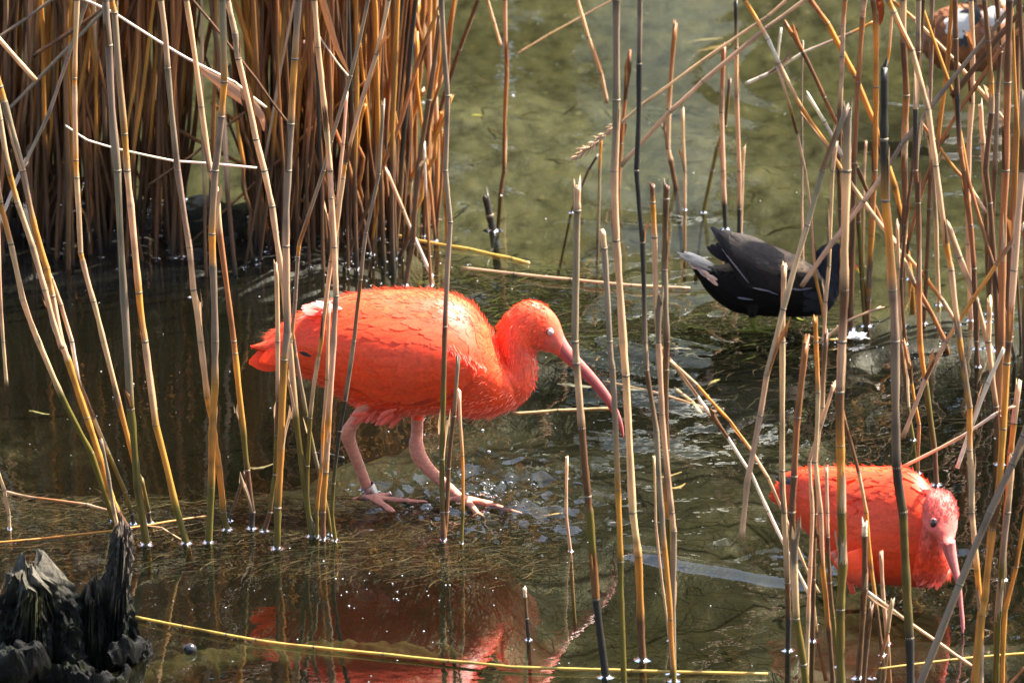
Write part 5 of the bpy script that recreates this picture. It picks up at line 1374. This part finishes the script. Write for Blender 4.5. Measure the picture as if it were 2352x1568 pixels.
lying([(1060, 615), (1180, 630), (1310, 643), (1450, 657), (1585, 662)], 7, 'ttttt', 'straight tan stalk floating between ibis head and moorhen tail')
lying([(722, 1040), (758, 1046), (790, 1052)], 7, 'ddd', 'short black twig floating behind the walking ibis leg', name='twig')
lying([(1386, 876), (1526, 909), (1641, 946)], 7, 'ttt', 'tan stalk under the water right of the bill', z=-0.012)
lying([(1176, 950), (1280, 944), (1400, 938)], 8, 'ttr', 'flat tan blade under the water below the bill', z=-0.010)
lying([(2000, 1538), (2180, 1517), (2380, 1498)], 7, 'YYY', 'yellow stalk under the water in front of the wading ibis', z=-0.012)
lying([(1552, 894), (1590, 925), (1610, 950)], 9, 'ttt', 'short tan leaf piece under the water beside leaning stalks', z=-0.012)
lying([(1850, 770), (1905, 782), (1960, 776)], 5, 'tYt', 'thin straw floating below the moorhen breast')
lying([(330, 1206), (372, 1213), (415, 1238)], 3, 'ttt', 'hair thin straw floating between two leaning reeds')

# ================================================================== rotten stump
rw = np.random.default_rng(31)
stump = empty('tree_stump', P(150, 1515))
tag(stump, 'blackened rotten tree stump with a tall grey splinter in the water', 'stump')
def shard(name, outline, yrow, depth, colfn, seed, rough=0.006, top_jag=0.012):
    """upright piece of rotten wood: left/right edges traced from top to bottom"""
    rr = np.random.default_rng(seed)
    a = catmull([(l, r_, y) for l, r_, y in outline], 9)
    y0 = P(100, yrow)[1]; n = 84; th = np.linspace(0, 2 * math.pi, n, endpoint=False)
    V = []
    for l, r_, y in a:
        L_, R__ = Q(l, y, y0), Q(r_, y, y0); c = (L_ + R__) / 2; hw = (R__[0] - L_[0]) / 2
        rings_ = np.stack([c[0] + hw * np.cos(th), c[1] - depth * np.sin(th), np.full(n, c[2])], 1)
        V.append(rings_)
    V = np.array(V); m = len(V)
    ridge = np.array([vnoise(np.array([q * 3.3 + seed]), np.array([0.5]))[0] for q in np.arange(n) / n * 9]) * .8
    for i in range(m):
        rad = V[i] - V[i].mean(0); ln = np.linalg.norm(rad[:, :2], axis=1)[:, None] + 1e-6
        nz = rough * (ridge + 1.6 * vnoise(np.cos(th) * 3 + seed, np.sin(th) * 3 + V[i][:, 2] * 30) + 1.3 * vnoise(np.cos(th) * 14 + seed, np.sin(th) * 14 + V[i][:, 2] * 25) + .7 * vnoise(np.cos(th) * 30, np.sin(th) * 30 + V[i][:, 2] * 160) - 1.8 * np.abs(vnoise(th * 9 + seed, V[i][:, 2] * 9)))[:, None]
        V[i][:, :2] += rad[:, :2] / ln * nz
    jag = top_jag * (2.4 * vnoise(np.cos(th) * 3.1 + seed, np.sin(th) * 3.1) + 1.2 * vnoise(np.cos(th) * 9 + seed, np.sin(th) * 9) + rr.normal(0, .18, n))
    for i in range(min(14, m)): V[i][:, 2] += jag * (1 - i / 14)
    cen = V[0].mean(0) - np.array([0, 0, top_jag * 1.2])
    inner = V[0] * .35 + cen * .65; inner[:, 2] -= top_jag
    v = np.vstack([inner, V.reshape(-1, 3), cen]); f = grid_faces(m + 1, n, True) + [[(m + 1) * n, (j + 1) % n, j] for j in range(n)]
    z = v[:, 2]
    c = np.array([colfn(q, p) for q, p in zip(z, v)]) * rr.uniform(.85, 1.15, (len(v), 1))
    add(name, v, f, M['wood'], stump, c, None, False)
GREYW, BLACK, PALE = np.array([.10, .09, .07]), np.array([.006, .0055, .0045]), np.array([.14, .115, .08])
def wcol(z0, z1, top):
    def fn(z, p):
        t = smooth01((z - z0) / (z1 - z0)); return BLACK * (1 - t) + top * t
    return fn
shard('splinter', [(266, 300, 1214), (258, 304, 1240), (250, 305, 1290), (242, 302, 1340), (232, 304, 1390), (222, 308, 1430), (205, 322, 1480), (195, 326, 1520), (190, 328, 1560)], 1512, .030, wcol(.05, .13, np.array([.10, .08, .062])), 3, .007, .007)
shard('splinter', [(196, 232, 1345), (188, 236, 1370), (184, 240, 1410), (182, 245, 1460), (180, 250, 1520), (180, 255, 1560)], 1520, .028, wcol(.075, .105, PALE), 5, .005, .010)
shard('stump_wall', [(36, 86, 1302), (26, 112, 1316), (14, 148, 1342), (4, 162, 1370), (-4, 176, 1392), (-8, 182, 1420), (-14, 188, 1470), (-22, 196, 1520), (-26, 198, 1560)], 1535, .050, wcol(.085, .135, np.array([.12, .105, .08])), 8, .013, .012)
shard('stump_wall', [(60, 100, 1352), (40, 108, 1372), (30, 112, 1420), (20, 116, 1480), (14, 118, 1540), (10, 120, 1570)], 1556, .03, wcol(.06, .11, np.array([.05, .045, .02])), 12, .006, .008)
rt = MB()
def root_tube(pts, rads, seed):
    a = catmull([(*p, r_) for p, r_ in zip(pts, rads)], 14)
    v, f = tube(a[:, :3], a[:, 3], 30, .8)
    d = (vnoise(v[:, 0] * 70 + seed, v[:, 1] * 40 + v[:, 2] * 60) + .7 * vnoise(v[:, 0] * 190, v[:, 1] * 120 + v[:, 2] * 160 + seed))[:, None]
    v = v + np.array([0, -.3, 1]) * d * .020
    rt.add(v, f, (.006, .0055, .005))
root_tube([P(-30, 1545, .01), P(20, 1530, .030), P(62, 1512, .040), P(100, 1530, .018), P(150, 1545, .006), P(220, 1545, -.004)], [.026, .024, .020, .015, .011, .006], 1)
root_tube([P(60, 1540, .012), P(140, 1555, .004), P(220, 1572, .002), P(275, 1552, .0), P(300, 1546, -.01)], [.022, .015, .010, .009, .005], 2)
root_tube([P(250, 1520, .012), P(300, 1490, .02), P(322, 1475, .012), P(330, 1498, .004), P(320, 1530, -.01)], [.010, .013, .013, .011, .006], 3)
rt.build('root', M['wood'], stump, False)
# sunken log under the water
v, f = tube(catmull([P(230, 1592, -.07), P(420, 1545, -.060), P(560, 1520, -.055), P(800, 1512, -.052), P(960, 1510, -.05), P(1110, 1535, -.065)], 16), np.interp(np.linspace(0, 1, 81), [0, .3, .5, .7, 1], [.016, .024, .020, .023, .010]), 30)
v = v + np.array([0, 0, 1]) * (.016 * vnoise(v[:, 0] * 40, v[:, 1] * 30) + .010 * vnoise(v[:, 0] * 130, v[:, 1] * 110 + v[:, 2] * 90))[:, None]
tag(add('sunken_log', v, f, M['moss'], None, np.tile((.020, .019, .008), (len(v), 1)) * (1 + .6 * vnoise(v[:, 0] * 60, v[:, 1] * 40))[:, None]), 'mossy sunken log lying under the reflection of the walking ibis', 'log')
v, f = ball(P(436, 1490, .004), (.0085, .0085, .0075), 16, 10); v += (.0015 * vnoise(v[:, 0] * 300, v[:, 2] * 300))[:, None]
tag(add('pebble', v, f, M['pebble'], None, np.tile((.02, .018, .017), (len(v), 1))), 'small dark wet pebble poking out beside the stump', 'pebble')
# white downy feather at the foot of the right reeds
ft = MB(); rf = np.random.default_rng(41); pc_ = P(1968, 772, .006)
for k in range(60):
    a = rf.uniform(0, 6.28); e = rf.uniform(0, .9); l = rf.uniform(.006, .014)
    d = np.array([math.cos(a) * math.cos(e) * 1.3, math.sin(a) * math.cos(e), math.sin(e) * .7])
    feather(ft, pc_ + rf.normal(0, .002, 3), d, np.array([0, -.5, .9]), l, .0028, .001, (.8, .8, .82), (.85, .85, .88))
v, f = tube([pc_ + [-.016, 0, 0], pc_, pc_ + [.018, -.002, -.003]], [.0006, .001, .0006], 6); ft.add(v, f, (.8, .78, .74))
tag(ft.build('white_feather', M['feather']), 'fluffy white feather floating at the foot of the reeds by the moorhen', 'feather')

# ================================================================== water weed, drifting bits, wet sparkle
def weed(name, regions, n, cols, label, ln=(.03, .12), z=(-.02, .001), seed=0, wd=.0011, ang=0.35):
    r_ = np.random.default_rng(seed); mb = MB()
    for k in range(n):
        x0, x1, y0, y1 = regions[int(r_.integers(len(regions)))]
        p = P(r_.uniform(x0, x1), r_.uniform(y0, y1)); p[2] = r_.uniform(*z)
        if z[0] < -.09: p[2] = min(-.01, float(bed_z(np.array([p[0]]), np.array([p[1]]))[0]) + .004)
        a = r_.normal(0, ang) + (math.pi if r_.random() < .5 else 0); l = r_.uniform(*ln)
        W = [p]; 
        for q in range(4):
            a += r_.normal(0, .35); W.append(W[-1] + np.array([math.cos(a), math.sin(a) * 1.3, r_.normal(0, .05)]) * l / 4)
        W = np.array(W)
        if z[0] >= -.09: W[:, 2] = np.clip(W[:, 2], z[0], z[1] + .002)
        t = np.gradient(W, axis=0); s = np.cross(t, [0, 0, 1.0]); s /= np.linalg.norm(s, axis=1)[:, None] + 1e-9
        w_ = wd * r_.uniform(.6, 1.8) * np.array([.4, 1, 1, .8, .2])[:, None]
        V = np.stack([W - s * w_, W + s * w_ + [0, 0, .0006]], 1).reshape(-1, 3)
        mb.add(V, grid_faces(5, 2), np.array(cols[int(r_.integers(len(cols)))]) * r_.uniform(.6, 1.3))
    tag(mb.build(name, M['weed']), label, 'water weed', kind='stuff')
OLV, BRN, YEL, DK = (.026, .026, .010), (.042, .030, .015), (.075, .056, .025), (.010, .010, .005)
weed('water_weed', [(-60, 1270, 1120, 1215), (-60, 620, 1125, 1290), (500, 1000, 1200, 1285), (950, 1290, 1150, 1300)], 9000, [OLV, BRN, BRN, YEL, DK], 'brown and olive water weed mat under the walking ibis', (.012, .05), (-.030, -.003), 1, .0004)
weed('water_weed', [(900, 1900, 640, 775), (1350, 1900, 690, 790), (1000, 1400, 600, 720)], 6000, [OLV, OLV, (.06, .07, .014), DK, BRN], 'green and dark water weed under the moorhen', (.015, .07), (-.035, -.003), 2, .00045)
weed('water_weed', [(1880, 2400, 700, 1010), (1500, 2100, 770, 1000)], 900, [OLV, DK, BRN], 'dark water weed among the reeds above the wading ibis', (.015, .06), (-.06, -.012), 3, .0004)
weed('water_weed', [(0, 2352, 1180, 1600), (350, 1400, 900, 1130), (1100, 1800, 850, 1300)], 1500, [OLV, BRN, DK, BRN], 'thin strands of water weed on the pond bed', (.015, .06), (-.12, -.04), 4, .0004, .7)
weed('water_weed', [(1000, 2352, 0, 620)], 240, [OLV, YEL, BRN], 'sparse water weed on the bed of the open water', (.03, .09), (-.15, -.06), 5, .0012, .5)
# pale dead leaves on the bed
for k, (x, y, s, a, c) in enumerate([(1555, 805, .020, .1, (.32, .30, .22)), (1470, 900, .026, .0, (.22, .21, .16)), (1330, 885, .03, .1, (.24, .23, .17)), (1555, 1115, .016, .8, (.42, .28, .10)), (1535, 1090, .018, .2, (.36, .26, .10)), (1260, 1185, .018, .1, (.40, .25, .07)), (1640, 880, .014, .9, (.36, .30, .10)), (1095, 268, .012, .7, (.42, .38, .06)), (90, 948, .014, .1, (.26, .24, .08)), (1210, 1175, .014, .0, (.38, .22, .06)), (600, 1070, .016, .2, (.3, .24, .12)), (1640, 110, .03, .4, (.26, .19, .06)), (1620, 95, .03, .2, (.24, .2, .07))]):
    n = 10; t = np.linspace(0, 1, n); p = P(x, y, -.012)
    d = np.array([math.cos(a), math.sin(a), 0]); s2 = np.array([-math.sin(a), math.cos(a), 0])
    hw = s * .36 * np.sin(math.pi * t ** .8) * (1 + .25 * np.sin(t * 20 + k))
    cen = p + d * ((t - .5) * 2 * s)[:, None] + np.array([0, 0, 1]) * (.003 * np.sin(t * 3 + k))[:, None]
    V = np.stack([cen - s2 * hw[:, None], cen + [0, 0, .0015], cen + s2 * hw[:, None], cen + [0, 0, .0008]], 1).reshape(-1, 3)
    o = add('dead_leaf', V, grid_faces(n, 4, True), M['leaf'], None, np.tile(c, (len(V), 1)), np.stack([np.tile([0, .5, 1, .5], n), np.repeat(t, 4)], 1))
    tag(o, 'small pale dead leaf lying under the clear shallow water', 'leaf', 'dead leaves under the water')
sp = MB(); rs = np.random.default_rng(51)
for k in range(420):
    x, y = rs.uniform(-40, 2400), rs.uniform(-20, 1600)
    if x < 850 and y < 620 and rs.random() < .5: continue
    s = rs.uniform(.0003, .0008) if rs.random() < .96 else rs.uniform(.0012, .0024)
    v, f = ball(P(x, y, .0006 + s * .2), (s * rs.uniform(1, 1.7), s, s * .7), 6, 4); sp.add(v, f, np.array([.72, .73, .74]) * rs.uniform(.5, 1.15))
for cx, cyy, n in [(900, 1350, 18), (780, 1390, 12), (1080, 1130, 20), (300, 470, 30), (760, 560, 40), (880, 600, 40), (1990, 765, 30), (2150, 780, 30)]:
    for k in range(n):
        s = rs.uniform(.0004, .0011); v, f = ball(P(cx + rs.normal(0, 110), cyy + rs.normal(0, 30), .0008), (s * 1.3, s, s * .7), 6, 4); sp.add(v, f, (.78, .79, .8))
tag(sp.build('floating_specks', M['foam']), 'tiny white specks and bubbles drifting on the water', 'specks', kind='stuff')
# drops and wet beads thrown up by the stepping foot
dr = MB(); rd = np.random.default_rng(61)
for cx, cyy, n, sx, sy in [(1085, 1140, 40, 30, 10), (1120, 1124, 16, 40, 10), (850, 1140, 16, 36, 8), (1010, 1165, 8, 60, 10), (1130, 1170, 8, 40, 10)]:
    for k in range(n):
        s = rd.uniform(.0008, .0024); z0 = 0 if rd.random() < .8 else rd.uniform(.002, .012)
        v, f = ball(P(cx + rd.normal(0, sx), cyy + rd.normal(0, sy)) + [0, 0, z0], (s * rd.uniform(1, 2.2), s * 1.2, s), 10, 7); dr.add(v, f)
for k in range(9):
    q = Q(1086 + rd.normal(0, 1.2), 985 + k * 16, A.y0); v, f = ball(q, (.0005, .0005, .0013), 7, 5); dr.add(v, f)
tag(dr.build('water_drops', M['meniscus']), 'splashing water drops around the walking ibis feet', 'water drops', kind='stuff')
# the water climbing up each stem
mn = MB(); n = 14; th = np.linspace(0, 2 * math.pi, n, endpoint=False)
rm = random.Random(9)
for x, y, r_ in BASES:
    if y > P(0, 640)[1] and rm.random() < .5: continue
    pr = [(1.0, .0030), (1.18, .0018), (1.5, .0009), (2.0, .0004), (2.6, .00005)]
    V = np.array([[(x + q * r_ * math.cos(a), y + q * r_ * math.sin(a), h) for a in th] for q, h in pr]).reshape(-1, 3)
    mn.add(V, grid_faces(len(pr), n, True))
tag(mn.build('water_meniscus', M['meniscus']), 'curved rims of water at the feet of the reeds', 'water', kind='stuff')
